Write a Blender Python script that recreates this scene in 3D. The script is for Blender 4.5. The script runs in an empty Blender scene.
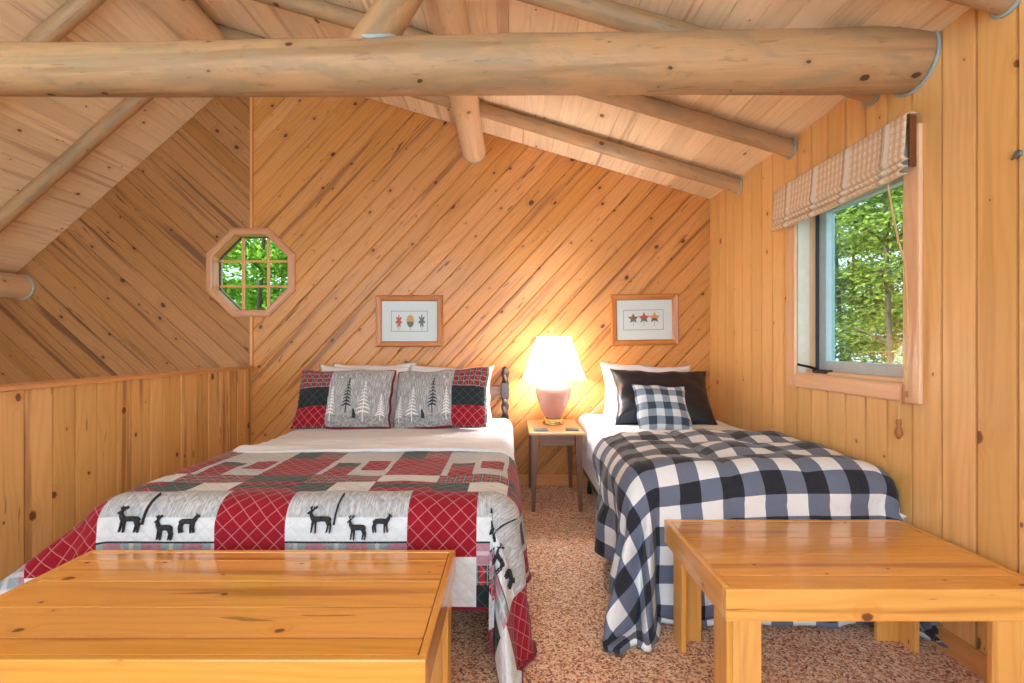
import bpy, bmesh, math, random
from mathutils import Vector, Matrix, noise

random.seed(7)
PI = math.pi
sc = bpy.context.scene
COL = sc.collection

# ------------------------------------------------------------------ dimensions
CAM_H = 1.15
D = 3.943                      # back wall
XR = 1.635                     # right wall
XL = -2.127                    # half wall / ridge line
XO = -4.45                     # far wall beyond the stairwell
YF = -2.0                      # open front end of the loft
ZRIDGE = 3.458
SR, SL = 0.295, 0.886          # roof pitches, right and left
LOW = -2.55                    # lower storey / ground level


def zc(x):
    return ZRIDGE - SR * (x - XL) if x >= XL else ZRIDGE - SL * (XL - x)


# ------------------------------------------------------------------ helpers
def lin(r, g, b):
    def f(c):
        c /= 255.0
        return c / 12.92 if c <= 0.04045 else ((c + 0.055) / 1.055) ** 2.4
    return (f(r), f(g), f(b), 1.0)


class MB:
    """collects faces and builds one mesh object"""

    def __init__(self):
        self.v, self.f, self.uv, self.m, self.t, self.s = [], [], [], [], [], []

    def poly(self, vs, uvs=None, mat=0, tone=0.5, smooth=False):
        n = len(self.v)
        self.v += [tuple(p) for p in vs]
        self.t += [tone] * len(vs)
        self.f.append(tuple(range(n, n + len(vs))))
        self.uv.append(uvs or [(p[0], p[1]) for p in vs])
        self.m.append(mat)
        self.s.append(smooth)

    def grid(self, P, U, mat=0, tone=0.5, smooth=True, wrap=False):
        """P[i][j] points, U[i][j] uv; mat may be a function of (i, j)"""
        n = len(self.v)
        ni, nj = len(P), len(P[0])
        for row in P:
            self.v += [tuple(p) for p in row]
        self.t += [tone] * (ni * nj)
        for i in range(ni - 1):
            for j in range(nj - 1):
                a, b, c, d = n + i * nj + j, n + (i + 1) * nj + j, n + (i + 1) * nj + j + 1, n + i * nj + j + 1
                self.f.append((a, b, c, d))
                self.uv.append([U[i][j], U[i + 1][j], U[i + 1][j + 1], U[i][j + 1]])
                self.m.append(mat(i, j) if callable(mat) else mat)
                self.s.append(smooth)

    def box(self, lo, hi, bevel=0.0, mat=0, tone=None, M=None, axis=None, seg=2):
        lo, hi = Vector(lo), Vector(hi)
        bm = bmesh.new()
        bmesh.ops.create_cube(bm, size=1.0)
        size = hi - lo
        ctr = (hi + lo) / 2
        for v in bm.verts:
            v.co = Vector((v.co.x * size.x, v.co.y * size.y, v.co.z * size.z)) + ctr
        if bevel > 0:
            bmesh.ops.bevel(bm, geom=bm.edges[:], offset=min(bevel, 0.45 * min(size)), segments=seg, profile=0.5, affect='EDGES')
        ax = axis if axis is not None else max(range(3), key=lambda k: size[k])
        ou, ov = random.uniform(0, 40), random.uniform(0, 40)
        tn = random.random() if tone is None else tone
        bm.normal_update()
        for f in bm.faces:
            nrm = f.normal
            k = max(range(3), key=lambda q: abs(nrm[q]))
            others = [q for q in range(3) if q != ax and q != k]
            if k == ax:
                o2 = [q for q in range(3) if q != ax]
                uvs = [(p.co[o2[0]] * .3 + ou, p.co[o2[1]] + ov) for p in f.verts]
            else:
                uvs = [(p.co[ax] + ou, p.co[others[0]] + p.co[k] * .7 + ov) for p in f.verts]
            vs = [p.co.copy() for p in f.verts]
            if M is not None:
                vs = [M @ p for p in vs]
            self.poly(vs, uvs, mat, tn)
        bm.free()

    def tube(self, pts, radii, seg=20, caps=True, mat=0, tone=0.5, wob=0.0, seed=0.0, capmat=None):
        pts = [Vector(p) for p in pts]
        ou, ov = random.uniform(0, 40), random.uniform(0, 40)
        P, U = [], []
        L = 0
        up0 = None
        for i, p in enumerate(pts):
            a = pts[max(i - 1, 0)]
            b = pts[min(i + 1, len(pts) - 1)]
            t = (b - a).normalized()
            if up0 is None:
                up0 = t.orthogonal().normalized()
            n1 = (up0 - t * up0.dot(t)).normalized()
            up0 = n1
            n2 = t.cross(n1)
            r = radii[i] if isinstance(radii, (list, tuple)) else radii
            if i:
                L += (p - pts[i - 1]).length
            row, ur = [], []
            for j in range(seg + 1):
                an = 2 * PI * (j % seg) / seg
                d = n1 * math.cos(an) + n2 * math.sin(an)
                rr = r
                if wob:
                    q = p * 1.7 + d * r * 5.0 + Vector((seed, seed * 2, 0))
                    rr = r * (1 + wob * noise.noise(q) + wob * .5 * noise.noise(q * 3.1))
                row.append(p + d * rr)
                ur.append((L + ou, r * 2 * PI * j / seg + ov))
            P.append(row)
            U.append(ur)
        # flip so that the normals point out
        P = [r[::-1] for r in P]
        U = [r[::-1] for r in U]
        self.grid(P, U, mat, tone, True)
        if caps:
            cm = mat if capmat is None else capmat
            for k, row in ((0, P[0][:-1]), (-1, P[-1][:-1])):
                vs = row if k == -1 else row[::-1]
                vs = vs[::-1]
                self.poly(vs, [(p.x * .2 + p.y * .2, p.z + p.y) for p in vs], cm, tone)

    def lathe(self, prof, c, seg=32, mat=0, tone=0.5, sq=None):
        P, U = [], []
        c = Vector(c)
        L = 0
        for i, (r, z) in enumerate(prof):
            if i:
                L += math.hypot(r - prof[i - 1][0], z - prof[i - 1][1])
            row, ur = [], []
            for j in range(seg + 1):
                a = 2 * PI * (j % seg) / seg
                row.append(c + Vector((r * math.cos(a), r * math.sin(a), z)))
                ur.append((L, r * a))
            P.append(row[::-1])
            U.append(ur[::-1])
        P = P[::-1]
        U = U[::-1]
        self.grid(P, U, mat, tone, True)

    def build(self, name, mats, parent=None, at=None):
        me = bpy.data.meshes.new(name)
        me.from_pydata(self.v, [], self.f)
        if not isinstance(mats, (list, tuple)):
            mats = [mats]
        for m in mats:
            me.materials.append(m)
        uvl = me.uv_layers.new(name='UVMap')
        flat = []
        for u in self.uv:
            for a in u:
                flat += [a[0], a[1]]
        uvl.data.foreach_set('uv', flat)
        at_ = me.attributes.new('tone', 'FLOAT', 'POINT')
        at_.data.foreach_set('value', self.t)
        me.polygons.foreach_set('material_index', self.m)
        me.polygons.foreach_set('use_smooth', self.s)
        me.update()
        o = bpy.data.objects.new(name, me)
        COL.objects.link(o)
        if parent is not None:
            o.parent = parent
            o.location = -_wloc(parent)
        return o


def _wloc(o):
    v = Vector(o.location)
    while o.parent is not None:
        o = o.parent
        v += o.location
    return v


def tag(o, label, cat, group=None, kind=None):
    o['label'] = label
    o['category'] = cat
    if group:
        o['group'] = group
    if kind:
        o['kind'] = kind
    return o


def thing(name, loc, label, cat, group=None, kind=None):
    o = bpy.data.objects.new(name, None)
    o.empty_display_size = .05
    COL.objects.link(o)
    o.location = loc
    return tag(o, label, cat, group, kind)


def struct(o, label=None, cat=None):
    o['kind'] = 'structure'
    if label:
        o['label'] = label
        o['category'] = cat
    return o


# ------------------------------------------------------------------ materials
class NT:
    def __init__(self, name):
        self.mat = bpy.data.materials.new(name)
        self.mat.use_nodes = True
        self.nt = self.mat.node_tree
        self.nt.nodes.clear()
        self.out = self.nt.nodes.new('ShaderNodeOutputMaterial')

    def n(self, typ, **kw):
        nd = self.nt.nodes.new(typ)
        for k, v in kw.items():
            setattr(nd, k, v)
        return nd

    def link(self, a, b):
        self.nt.links.new(a, b)

    def put(self, sock, val):
        if isinstance(val, bpy.types.NodeSocket):
            self.link(val, sock)
        else:
            sock.default_value = val

    def math(self, op, a, b=0.0, c=None, clamp=False):
        nd = self.n('ShaderNodeMath', operation=op, use_clamp=clamp)
        self.put(nd.inputs[0], a)
        self.put(nd.inputs[1], b)
        if c is not None:
            self.put(nd.inputs[2], c)
        return nd.outputs[0]

    def smooth(self, x, a, b, lo=0.0, hi=1.0):
        nd = self.n('ShaderNodeMapRange', interpolation_type='SMOOTHSTEP')
        self.put(nd.inputs['Value'], x)
        nd.inputs['From Min'].default_value = a
        nd.inputs['From Max'].default_value = b
        nd.inputs['To Min'].default_value = lo
        nd.inputs['To Max'].default_value = hi
        return nd.outputs[0]

    def mix(self, f, a, b, blend='MIX'):
        nd = self.n('ShaderNodeMix', data_type='RGBA', blend_type=blend)
        self.put(nd.inputs[0], f)
        self.put(nd.inputs[6], a)
        self.put(nd.inputs[7], b)
        return nd.outputs[2]

    def uv(self):
        tc = self.n('ShaderNodeTexCoord')
        sp = self.n('ShaderNodeSeparateXYZ')
        self.link(tc.outputs['UV'], sp.inputs[0])
        return sp.outputs[0], sp.outputs[1]

    def vec(self, x, y, z=0.0):
        nd = self.n('ShaderNodeCombineXYZ')
        self.put(nd.inputs[0], x)
        self.put(nd.inputs[1], y)
        self.put(nd.inputs[2], z)
        return nd.outputs[0]

    def noise(self, vec, scale=1.0, detail=2.0, rough=0.5, dist=0.0):
        nd = self.n('ShaderNodeTexNoise')
        if vec is not None:
            self.link(vec, nd.inputs['Vector'])
        nd.inputs['Scale'].default_value = scale
        nd.inputs['Detail'].default_value = detail
        nd.inputs['Roughness'].default_value = rough
        nd.inputs['Distortion'].default_value = dist
        return nd.outputs[0]

    def bump(self, h, strength=0.2, dist=0.01):
        nd = self.n('ShaderNodeBump')
        nd.inputs['Strength'].default_value = strength
        nd.inputs['Distance'].default_value = dist
        self.put(nd.inputs['Height'], h)
        return nd.outputs[0]

    def principled(self, color, rough=0.5, metal=0.0, coat=0.0, coat_rough=0.1, normal=None, sheen=0.0, spec=0.5):
        p = self.n('ShaderNodeBsdfPrincipled')
        self.put(p.inputs['Base Color'], color)
        self.put(p.inputs['Roughness'], rough)
        p.inputs['Metallic'].default_value = metal
        p.inputs['Coat Weight'].default_value = coat
        p.inputs['Coat Roughness'].default_value = coat_rough
        p.inputs['Sheen Weight'].default_value = sheen
        p.inputs['Specular IOR Level'].default_value = spec
        if normal is not None:
            self.link(normal, p.inputs['Normal'])
        self.link(p.outputs[0], self.out.inputs[0])
        return p


def wood(name, light, dark, knot, rough=0.38, coat=0.25, coat_rough=0.15, knots=0.5, kscale=5.0, streak=0.45,
         tonevar=0.3, ringamp=1.0, streak_col=None, knot_size=0.072, bumpy=0.12, mottle=None, flaw=0.0):
    N = NT(name)
    u, v = N.uv()
    at = N.n('ShaderNodeAttribute', attribute_name='tone')
    tone = at.outputs['Fac']
    # knots first: they push the grain aside
    vo = N.n('ShaderNodeTexVoronoi', voronoi_dimensions='2D', feature='F1')
    N.link(N.vec(N.math('MULTIPLY', u, kscale * .8), N.math('MULTIPLY', v, kscale * 1.15)), vo.inputs['Vector'])
    vo.inputs['Scale'].default_value = 1.0
    d = vo.outputs['Distance']
    sp = N.n('ShaderNodeSeparateColor')
    N.link(vo.outputs['Color'], sp.inputs[0])
    pick = N.math('LESS_THAN', sp.outputs[0], knots)
    jit = N.math('ADD', d, N.math('MULTIPLY', N.math('SUBTRACT', N.noise(N.vec(u, v), 75, 3), .5), .055))
    size = N.math('MULTIPLY_ADD', N.math('POWER', sp.outputs[1], 2.5), 1.35, 0.32)
    dn = N.math('DIVIDE', jit, size)
    kmask = N.math('MULTIPLY', N.smooth(dn, knot_size * .62, knot_size, 1.0, 0.0), pick)
    halo = N.math('MULTIPLY', N.smooth(dn, knot_size * .8, knot_size * 3.6, 1.0, 0.0), pick)
    # growth rings running along the board
    warp = N.noise(N.vec(N.math('MULTIPLY', u, .9), N.math('MULTIPLY', v, 5.0)), 1.0, 2)
    ph = N.math('ADD', N.math('MULTIPLY', v, 26.0), N.math('MULTIPLY', warp, 7.0))
    ph = N.math('ADD', ph, N.math('MULTIPLY', halo, 1.2))
    ring = N.math('MULTIPLY_ADD', N.math('SINE', N.math('MULTIPLY', ph, 2 * PI)), .5, .5)
    ring = N.math('POWER', ring, 2.2)
    fine = N.noise(N.vec(N.math('MULTIPLY', u, 5.0), N.math('MULTIPLY', v, 170.0)), 1.0, 3, .6)
    fac = N.math('ADD', N.math('MULTIPLY', ring, .30 * ringamp), N.math('MULTIPLY', N.math('SUBTRACT', fine, .35), .6), clamp=True)
    col = N.mix(fac, light, dark)
    # brown heartwood streaks
    st = N.noise(N.vec(N.math('MULTIPLY', u, .55), N.math('MULTIPLY', v, 13.0), N.math('MULTIPLY', tone, 3.0)), 1.0, 3, .55)
    stm = N.math('MULTIPLY', N.smooth(st, .57, .68), streak)
    col = N.mix(stm, col, streak_col or dark)
    big = N.noise(N.vec(N.math('MULTIPLY', u, .8), N.math('MULTIPLY', v, 1.5)), 1.0, 2)
    if flaw:
        fl = N.noise(N.vec(N.math('MULTIPLY', u, 2.4), N.math('MULTIPLY', v, 24.0), N.math('MULTIPLY', tone, 9.0)), 1.0, 3, .6, .5)
        col = N.mix(N.math('MULTIPLY', N.smooth(fl, .655, .70), flaw), col, knot)
    if mottle:
        mo = N.noise(N.vec(N.math('MULTIPLY', u, 2.6), N.math('MULTIPLY', v, 9.0)), 1.0, 5, .65, .8)
        col = N.mix(N.smooth(mo, .44, .60, 0, .75), col, mottle)
        mo2 = N.noise(N.vec(N.math('MULTIPLY', u, 7.0), N.math('MULTIPLY', v, 30.0)), 1.0, 4, .7)
        col = N.mix(N.smooth(mo2, .56, .70, 0, .5), col, streak_col)
    col = N.mix(N.math('MULTIPLY', halo, .4), col, dark)
    col = N.mix(N.math('MULTIPLY', kmask, .9), col, knot)
    hs = N.n('ShaderNodeHueSaturation')
    val = N.math('ADD', N.math('MULTIPLY', N.math('SUBTRACT', tone, .5), tonevar), N.math('MULTIPLY_ADD', big, .22, .89))
    N.put(hs.inputs['Value'], val)
    N.put(hs.inputs['Saturation'], N.math('MULTIPLY_ADD', N.math('SUBTRACT', .5, tone), .07, 1.0))
    N.link(col, hs.inputs['Color'])
    nr = N.bump(N.math('SUBTRACT', fine, N.math('MULTIPLY', kmask, .5)), bumpy, .002)
    rg = N.math('MULTIPLY_ADD', fine, .12, rough - .05)
    N.principled(hs.outputs[0], rg, 0, coat, coat_rough, nr)
    return N.mat


def plain(name, col, rough=.5, metal=0.0, coat=0.0, vary=.06, scale=20, bump=.0, sheen=0.0, bscale=None):
    N = NT(name)
    tc = N.n('ShaderNodeTexCoord')
    nz = N.noise(tc.outputs['Object'], scale, 3)
    c2 = tuple(min(1, c * (1 + vary * 2)) for c in col[:3]) + (1,)
    c1 = tuple(c * (1 - vary * 2) for c in col[:3]) + (1,)
    nr = None
    if bump:
        nr = N.bump(N.noise(tc.outputs['Object'], bscale or scale * 4, 3), bump, .004)
    N.principled(N.mix(nz, c1, c2), rough, metal, coat, .1, nr, sheen)
    return N.mat


M = {}
M['pine_back'] = wood('pine_diagonal_boards', lin(216, 152, 82), lin(184, 114, 54), lin(64, 30, 18), rough=.42, coat=.2,
                      streak_col=lin(128, 72, 42), knots=.6, streak=.65, tonevar=.14, flaw=.8)
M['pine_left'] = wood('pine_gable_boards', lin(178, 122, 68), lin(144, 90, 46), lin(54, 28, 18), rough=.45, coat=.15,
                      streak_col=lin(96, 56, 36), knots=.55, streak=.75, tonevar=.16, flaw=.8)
M['pine_right'] = wood('pine_vertical_boards', lin(238, 192, 124), lin(222, 164, 94), lin(120, 68, 38), rough=.4, coat=.2,
                       streak_col=lin(212, 154, 92), knots=.42, streak=.4, tonevar=.14)
M['pine_half'] = wood('pine_knotty_boards', lin(240, 192, 122), lin(220, 160, 88), lin(96, 50, 28), rough=.4, coat=.2,
                      streak_col=lin(160, 100, 58), knots=.5, streak=.7, flaw=.6, tonevar=.16)
M['pine_ceiling'] = wood('pine_ceiling_boards', lin(246, 222, 186), lin(228, 190, 144), lin(112, 68, 44), rough=.5, coat=.08,
                         streak_col=lin(178, 124, 84), knots=.3, streak=.5, tonevar=.14)
M['pine_trim'] = wood('pine_trim_wood', lin(228, 164, 100), lin(204, 136, 76), lin(130, 74, 42), rough=.4, coat=.2,
                      streak_col=lin(196, 128, 76), knots=.08, streak=.3, tonevar=.1)
M['pine_casing'] = wood('window_casing_wood', lin(234, 190, 148), lin(218, 164, 120), lin(150, 90, 60), rough=.4, coat=.25,
                        streak_col=lin(206, 146, 104), knots=.02, streak=.3, tonevar=.08)
M['octagon_casing'] = wood('octagon_casing_wood', lin(210, 152, 112), lin(188, 124, 84), lin(120, 70, 46), rough=.4, coat=.2,
                           streak_col=lin(190, 128, 88), knots=.02, streak=.3, tonevar=.08)
M['bench'] = wood('varnished_bench_pine', lin(242, 178, 90), lin(220, 142, 58), lin(104, 52, 24), rough=.30, coat=.75, coat_rough=.10,
                  streak_col=lin(176, 100, 42), knots=.45, streak=.7, tonevar=.2, bumpy=.06, kscale=5.5, flaw=.55)
M['bench_leg'] = wood('bench_leg_pine', lin(236, 176, 94), lin(214, 142, 64), lin(110, 56, 28), rough=.36, coat=.4,
                      streak_col=lin(186, 112, 52), knots=.25, streak=.5, tonevar=.12)
M['log'] = wood('peeled_log', lin(192, 152, 108), lin(160, 118, 78), lin(62, 38, 28), rough=.55, coat=.05, ringamp=.3,
                streak_col=lin(122, 88, 60), knots=.32, streak=.5, tonevar=.12, knot_size=.06, kscale=5.0, bumpy=.4, mottle=lin(160, 136, 104))
M['log_pale'] = wood('peeled_log_pale', lin(226, 192, 150), lin(202, 160, 116), lin(110, 70, 48), rough=.55, coat=.05, ringamp=.45,
                     streak_col=lin(178, 136, 98), knots=.3, streak=.4, tonevar=.12, knot_size=.08, kscale=5.0, bumpy=.4, mottle=lin(214, 184, 148))
M['dark_wood'] = wood('dark_walnut_stain', lin(128, 92, 74), lin(88, 60, 48), lin(48, 30, 24), rough=.35, coat=.3,
                      streak_col=lin(80, 54, 44), knots=.0, streak=.4, tonevar=.1)
M['table_top'] = wood('nightstand_top_wood', lin(214, 152, 104), lin(190, 124, 78), lin(120, 70, 44), rough=.3, coat=.4,
                      streak_col=lin(180, 112, 70), knots=.0, streak=.4, tonevar=.1)
M['black_wood'] = wood('ebony_stain', lin(70, 58, 54), lin(40, 32, 30), lin(20, 16, 15), rough=.3, coat=.4,
                       streak_col=lin(52, 42, 40), knots=.0, streak=.4, tonevar=.1)
M['oak_frame'] = wood('oak_picture_frame', lin(200, 126, 58), lin(164, 92, 38), lin(90, 50, 24), rough=.35, coat=.3,
                      streak_col=lin(150, 84, 38), knots=.0, streak=.4, tonevar=.1)
M['caulk'] = plain('grey_caulk', lin(158, 176, 178), .6)
M['brown_board'] = wood('brown_mount_board', lin(120, 70, 40), lin(88, 48, 28), lin(40, 22, 14), knots=.0)
M['white_sheet'] = plain('white_cotton', lin(232, 235, 242), .85, vary=.02, scale=30, bump=.15, bscale=9, sheen=.1)
M['white_pillow'] = plain('white_pillowcase', lin(234, 236, 242), .85, vary=.02, scale=30, bump=.2, bscale=14)
M['black_fabric'] = plain('black_satin', lin(25, 28, 40), .42, vary=.1, bump=.25, bscale=18)
M['grey_metal'] = plain('grey_painted_metal', lin(120, 124, 128), .4, .6)
M['dark_metal'] = plain('dark_metal', lin(46, 46, 50), .4, .8)
M['black_rubber'] = plain('black_rubber', lin(30, 30, 32), .6)
M['brass'] = plain('brass', lin(206, 176, 110), .22, 1.0)
M['ceramic'] = plain('mauve_ceramic', lin(190, 138, 122), .22, 0, .5, vary=.05, scale=6)
M['sash'] = plain('blue_grey_sash', lin(178, 196, 206), .4)
M['daylit_jamb'] = plain('daylit_jamb_tone', lin(226, 214, 200), .5)  # daylight on the far jamb put into its pale colour
M['gasket'] = plain('dark_gasket', lin(52, 70, 82), .6)
M['mat_board'] = plain('white_mat_board', lin(226, 230, 232), .7, vary=.01)
M['ink'] = plain('grey_ink', lin(120, 122, 124), .7)
M['leaf_red'] = plain('print_leaf_red', lin(206, 92, 76), .7, vary=.2, scale=90)
M['leaf_orange'] = plain('print_leaf_orange', lin(226, 160, 92), .7, vary=.2, scale=90)
M['leaf_grey'] = plain('print_leaf_grey', lin(122, 122, 120), .7, vary=.2, scale=90)
M['leaf_brown'] = plain('print_leaf_brown', lin(150, 104, 82), .7, vary=.3, scale=90)
M['coaster'] = plain('dark_green_coaster', lin(70, 92, 84), .5)
M['cord'] = plain('tan_cord', lin(214, 176, 120), .7)
M['tassel'] = plain('wood_bead', lin(170, 106, 54), .4)
M['bark'] = plain('tree_bark', lin(92, 80, 66), .9, vary=.25, scale=4)
M['ground'] = plain('forest_floor', lin(110, 130, 70), .9, vary=.3, scale=2)
M['lower_floor'] = wood('lower_floor_boards', lin(190, 132, 78), lin(160, 104, 58), lin(90, 50, 30))
M['deer_black'] = plain('charcoal_print', lin(44, 46, 52), .85, vary=.08, scale=60)


def glass_mat(name='window_glass', tint=(.94, .97, .96, 1)):
    N = NT(name)
    tr = N.n('ShaderNodeBsdfTransparent')
    tr.inputs[0].default_value = tint
    gl = N.n('ShaderNodeBsdfGlossy')
    gl.inputs['Roughness'].default_value = .02
    fr = N.n('ShaderNodeFresnel')
    fr.inputs[0].default_value = 1.45
    mx = N.n('ShaderNodeMixShader')
    N.link(N.math('MULTIPLY', fr.outputs[0], .2), mx.inputs[0])
    N.link(tr.outputs[0], mx.inputs[1])
    N.link(gl.outputs[0], mx.inputs[2])
    N.link(mx.outputs[0], N.out.inputs[0])
    return N.mat


M['glass'] = glass_mat()
M['glass_screen_dim'] = glass_mat('screen_dim_glass', (.66, .72, .68, 1))  # grey tint: insect screen in the casement, plain dimming in the octagon


def shade_mat():
    N = NT('cream_lamp_shade')
    df = N.n('ShaderNodeBsdfDiffuse')
    df.inputs[0].default_value = lin(250, 244, 232)
    tl = N.n('ShaderNodeBsdfTranslucent')
    tl.inputs[0].default_value = lin(252, 242, 224)
    mx = N.n('ShaderNodeMixShader')
    mx.inputs[0].default_value = .55
    N.link(df.outputs[0], mx.inputs[1])
    N.link(tl.outputs[0], mx.inputs[2])
    N.link(mx.outputs[0], N.out.inputs[0])
    return N.mat


M['shade'] = shade_mat()


def carpet_mat():
    N = NT('speckled_carpet')
    tc = N.n('ShaderNodeTexCoord')
    vo = N.n('ShaderNodeTexVoronoi', feature='F1')
    N.link(tc.outputs['Object'], vo.inputs['Vector'])
    vo.inputs['Scale'].default_value = 150
    sp = N.n('ShaderNodeSeparateColor')
    N.link(vo.outputs['Color'], sp.inputs[0])
    rp = N.n('ShaderNodeValToRGB')
    e = rp.color_ramp.elements
    e[0].position, e[0].color = 0.0, lin(112, 62, 42)
    e[1].position, e[1].color = 1.0, lin(255, 238, 216)
    for p, c in ((.14, (166, 100, 66)), (.32, (222, 156, 112)), (.58, (244, 196, 154)), (.84, (252, 226, 196))):
        q = e.new(p)
        q.color = lin(*c)
    N.link(sp.outputs[0], rp.inputs[0])
    big = N.noise(tc.outputs['Object'], 30, 3)
    col = N.mix(N.smooth(big, .35, .7, 0, .22), rp.outputs[0], lin(200, 136, 100))
    nr = N.bump(N.math('ADD', N.math('MULTIPLY', sp.outputs[1], .6), N.noise(tc.outputs['Object'], 160, 2)), .7, .01)
    N.principled(col, .95, 0, 0, .1, nr, .2, .2)
    return N.mat


M['carpet'] = carpet_mat()


# ---- fabrics
def stitch_lines(N, u, v, cell, w):
    """diamond lattice 0..1"""
    a = N.math('MULTIPLY', N.math('ADD', u, v), 1 / cell)
    b = N.math('MULTIPLY', N.math('SUBTRACT', u, v), 1 / cell)
    fa = N.math('ABSOLUTE', N.math('SUBTRACT', N.math('FRACT', a), .5))
    fb = N.math('ABSOLUTE', N.math('SUBTRACT', N.math('FRACT', b), .5))
    m = N.math('MINIMUM', fa, fb)
    return m, N.math('LESS_THAN', m, w)


def quilted(name, base, line, lineamt=.75, cell=.062, w=.035, kind=None):
    N = NT(name)
    u, v = N.uv()
    col = base
    if kind == 'bark':     # pale vertical strokes like birch woods
        st = N.noise(N.vec(N.math('MULTIPLY', u, 190), N.math('MULTIPLY', v, 16)), 1, 3, .6)
        col = N.mix(N.smooth(st, .42, .66, 0, .7), base, lin(226, 226, 228))
    elif kind == 'heather':
        st = N.noise(N.vec(N.math('MULTIPLY', u, 60), N.math('MULTIPLY', v, 60)), 1, 3, .6)
        col = N.mix(N.smooth(st, .4, .6, 0, .5), base, lin(206, 208, 210))
    elif kind == 'soft':
        st = N.noise(N.vec(N.math('MULTIPLY', u, 18), N.math('MULTIPLY', v, 26)), 1, 3, .6)
        col = N.mix(N.smooth(st, .45, .7, 0, .35), base, lin(190, 194, 198))
    elif kind == 'weave':
        st = N.noise(N.vec(N.math('MULTIPLY', u, 140), N.math('MULTIPLY', v, 140)), 1, 2, .6)
        col = N.mix(N.smooth(st, .4, .65, 0, .4), base, lin(30, 34, 34))
    m, mask = stitch_lines(N, u, v, cell, w)
    col = N.mix(N.math('MULTIPLY', mask, lineamt), col, line)
    puff = N.smooth(m, 0, .3)
    nr = N.bump(puff, .35, .008)
    N.principled(col, .9, 0, 0, .1, nr, .15, .2)
    return N.mat


def plaid(name, base, c1, c2, fine, pitch=.05, lineamt=.3):
    N = NT(name)
    u, v = N.uv()
    fu = N.math('FRACT', N.math('DIVIDE', u, pitch))
    fv = N.math('FRACT', N.math('DIVIDE', v, pitch))
    mu = N.math('LESS_THAN', fu, .5)
    mv = N.math('LESS_THAN', fv, .5)
    col = N.mix(mu, base, c1)
    both = N.math('MULTIPLY', mu, mv)
    col = N.mix(N.math('MULTIPLY', mv, .6), col, c2)
    col = N.mix(N.math('MULTIPLY', both, .5), col, c1)
    lu = N.math('LESS_THAN', N.math('ABSOLUTE', N.math('SUBTRACT', fu, .75)), .05)
    lv = N.math('LESS_THAN', N.math('ABSOLUTE', N.math('SUBTRACT', fv, .75)), .05)
    col = N.mix(N.math('MULTIPLY', N.math('MAXIMUM', lu, lv), .4), col, fine)
    m, mask = stitch_lines(N, u, v, .062, .03)
    col = N.mix(N.math('MULTIPLY', mask, lineamt), col, lin(220, 216, 214))
    N.principled(col, .9, 0, 0, .1, N.bump(N.smooth(m, 0, .3), .3, .008), .15, .2)
    return N.mat


def check(name, cell, dark, mid, light, ou=0.0, ov=0.0, vary=.1, bump=.2):
    """buffalo check: two crossing bands"""
    N = NT(name)
    u, v = N.uv()
    fu = N.math('FRACT', N.math('MULTIPLY_ADD', u, .5 / cell, ou))
    fv = N.math('FRACT', N.math('MULTIPLY_ADD', v, .5 / cell, ov))
    a = N.math('LESS_THAN', fu, .5)
    b = N.math('LESS_THAN', fv, .5)
    s = N.math('ADD', a, b)
    th = N.noise(N.vec(N.math('MULTIPLY', u, 420), N.math('MULTIPLY', v, 420)), 1, 2)
    c = N.mix(N.math('GREATER_THAN', s, .5), light, mid)
    c = N.mix(N.math('GREATER_THAN', s, 1.5), c, dark)
    c = N.mix(N.smooth(th, .35, .65, 0, vary), c, lin(150, 152, 160))
    tc = N.n('ShaderNodeTexCoord')
    nr = N.bump(N.noise(tc.outputs['Object'], 14, 4, .6, .6), bump, .02)
    N.principled(c, .85, 0, 0, .1, nr, .15, .25)
    return N.mat


M['q_red'] = quilted('quilt_red', lin(146, 20, 38), lin(214, 150, 154), .55)
M['q_green'] = quilted('quilt_green', lin(62, 76, 74), lin(150, 160, 158), .3, kind='weave')
M['q_white'] = quilted('quilt_white', lin(222, 226, 232), lin(200, 202, 206), .35, kind='soft')
M['q_grey'] = quilted('quilt_grey_print', lin(164, 167, 173), lin(222, 224, 226), .3, kind='bark')
M['q_pale'] = quilted('quilt_pale_grey', lin(190, 196, 204), lin(226, 226, 228), .4, kind='soft')
M['q_plaid'] = plaid('quilt_plaid', lin(64, 76, 76), lin(176, 40, 58), lin(50, 56, 58), lin(222, 216, 212), .038)
M['q_soft_plaid'] = plaid('quilt_soft_plaid', lin(150, 166, 176), lin(176, 130, 148), lin(206, 206, 210), lin(238, 236, 236), .15, .15)
M['q_binding'] = quilted('quilt_binding', lin(126, 28, 52), lin(150, 60, 80), .2)
M['q_navy'] = quilted('quilt_dark_tartan', lin(40, 48, 54), lin(96, 108, 116), .4, kind='weave')
M['sham_grey'] = quilted('sham_grey_woodland', lin(150, 152, 154), lin(190, 190, 192), .12, kind='bark')
M['sham_taupe'] = quilted('sham_taupe_ground', lin(136, 136, 138), lin(170, 170, 170), .1, kind='heather')
M['print_white'] = plain('white_tree_print', lin(236, 236, 236), .85, vary=.02)
M['comforter'] = check('navy_buffalo_check', .088, lin(17, 20, 33), lin(104, 112, 134), lin(232, 232, 234), bump=.6)
M['check_pillow'] = check('blue_gingham', .055, lin(56, 70, 88), lin(140, 158, 178), lin(226, 234, 242), .1, .3, bump=.15)


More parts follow.
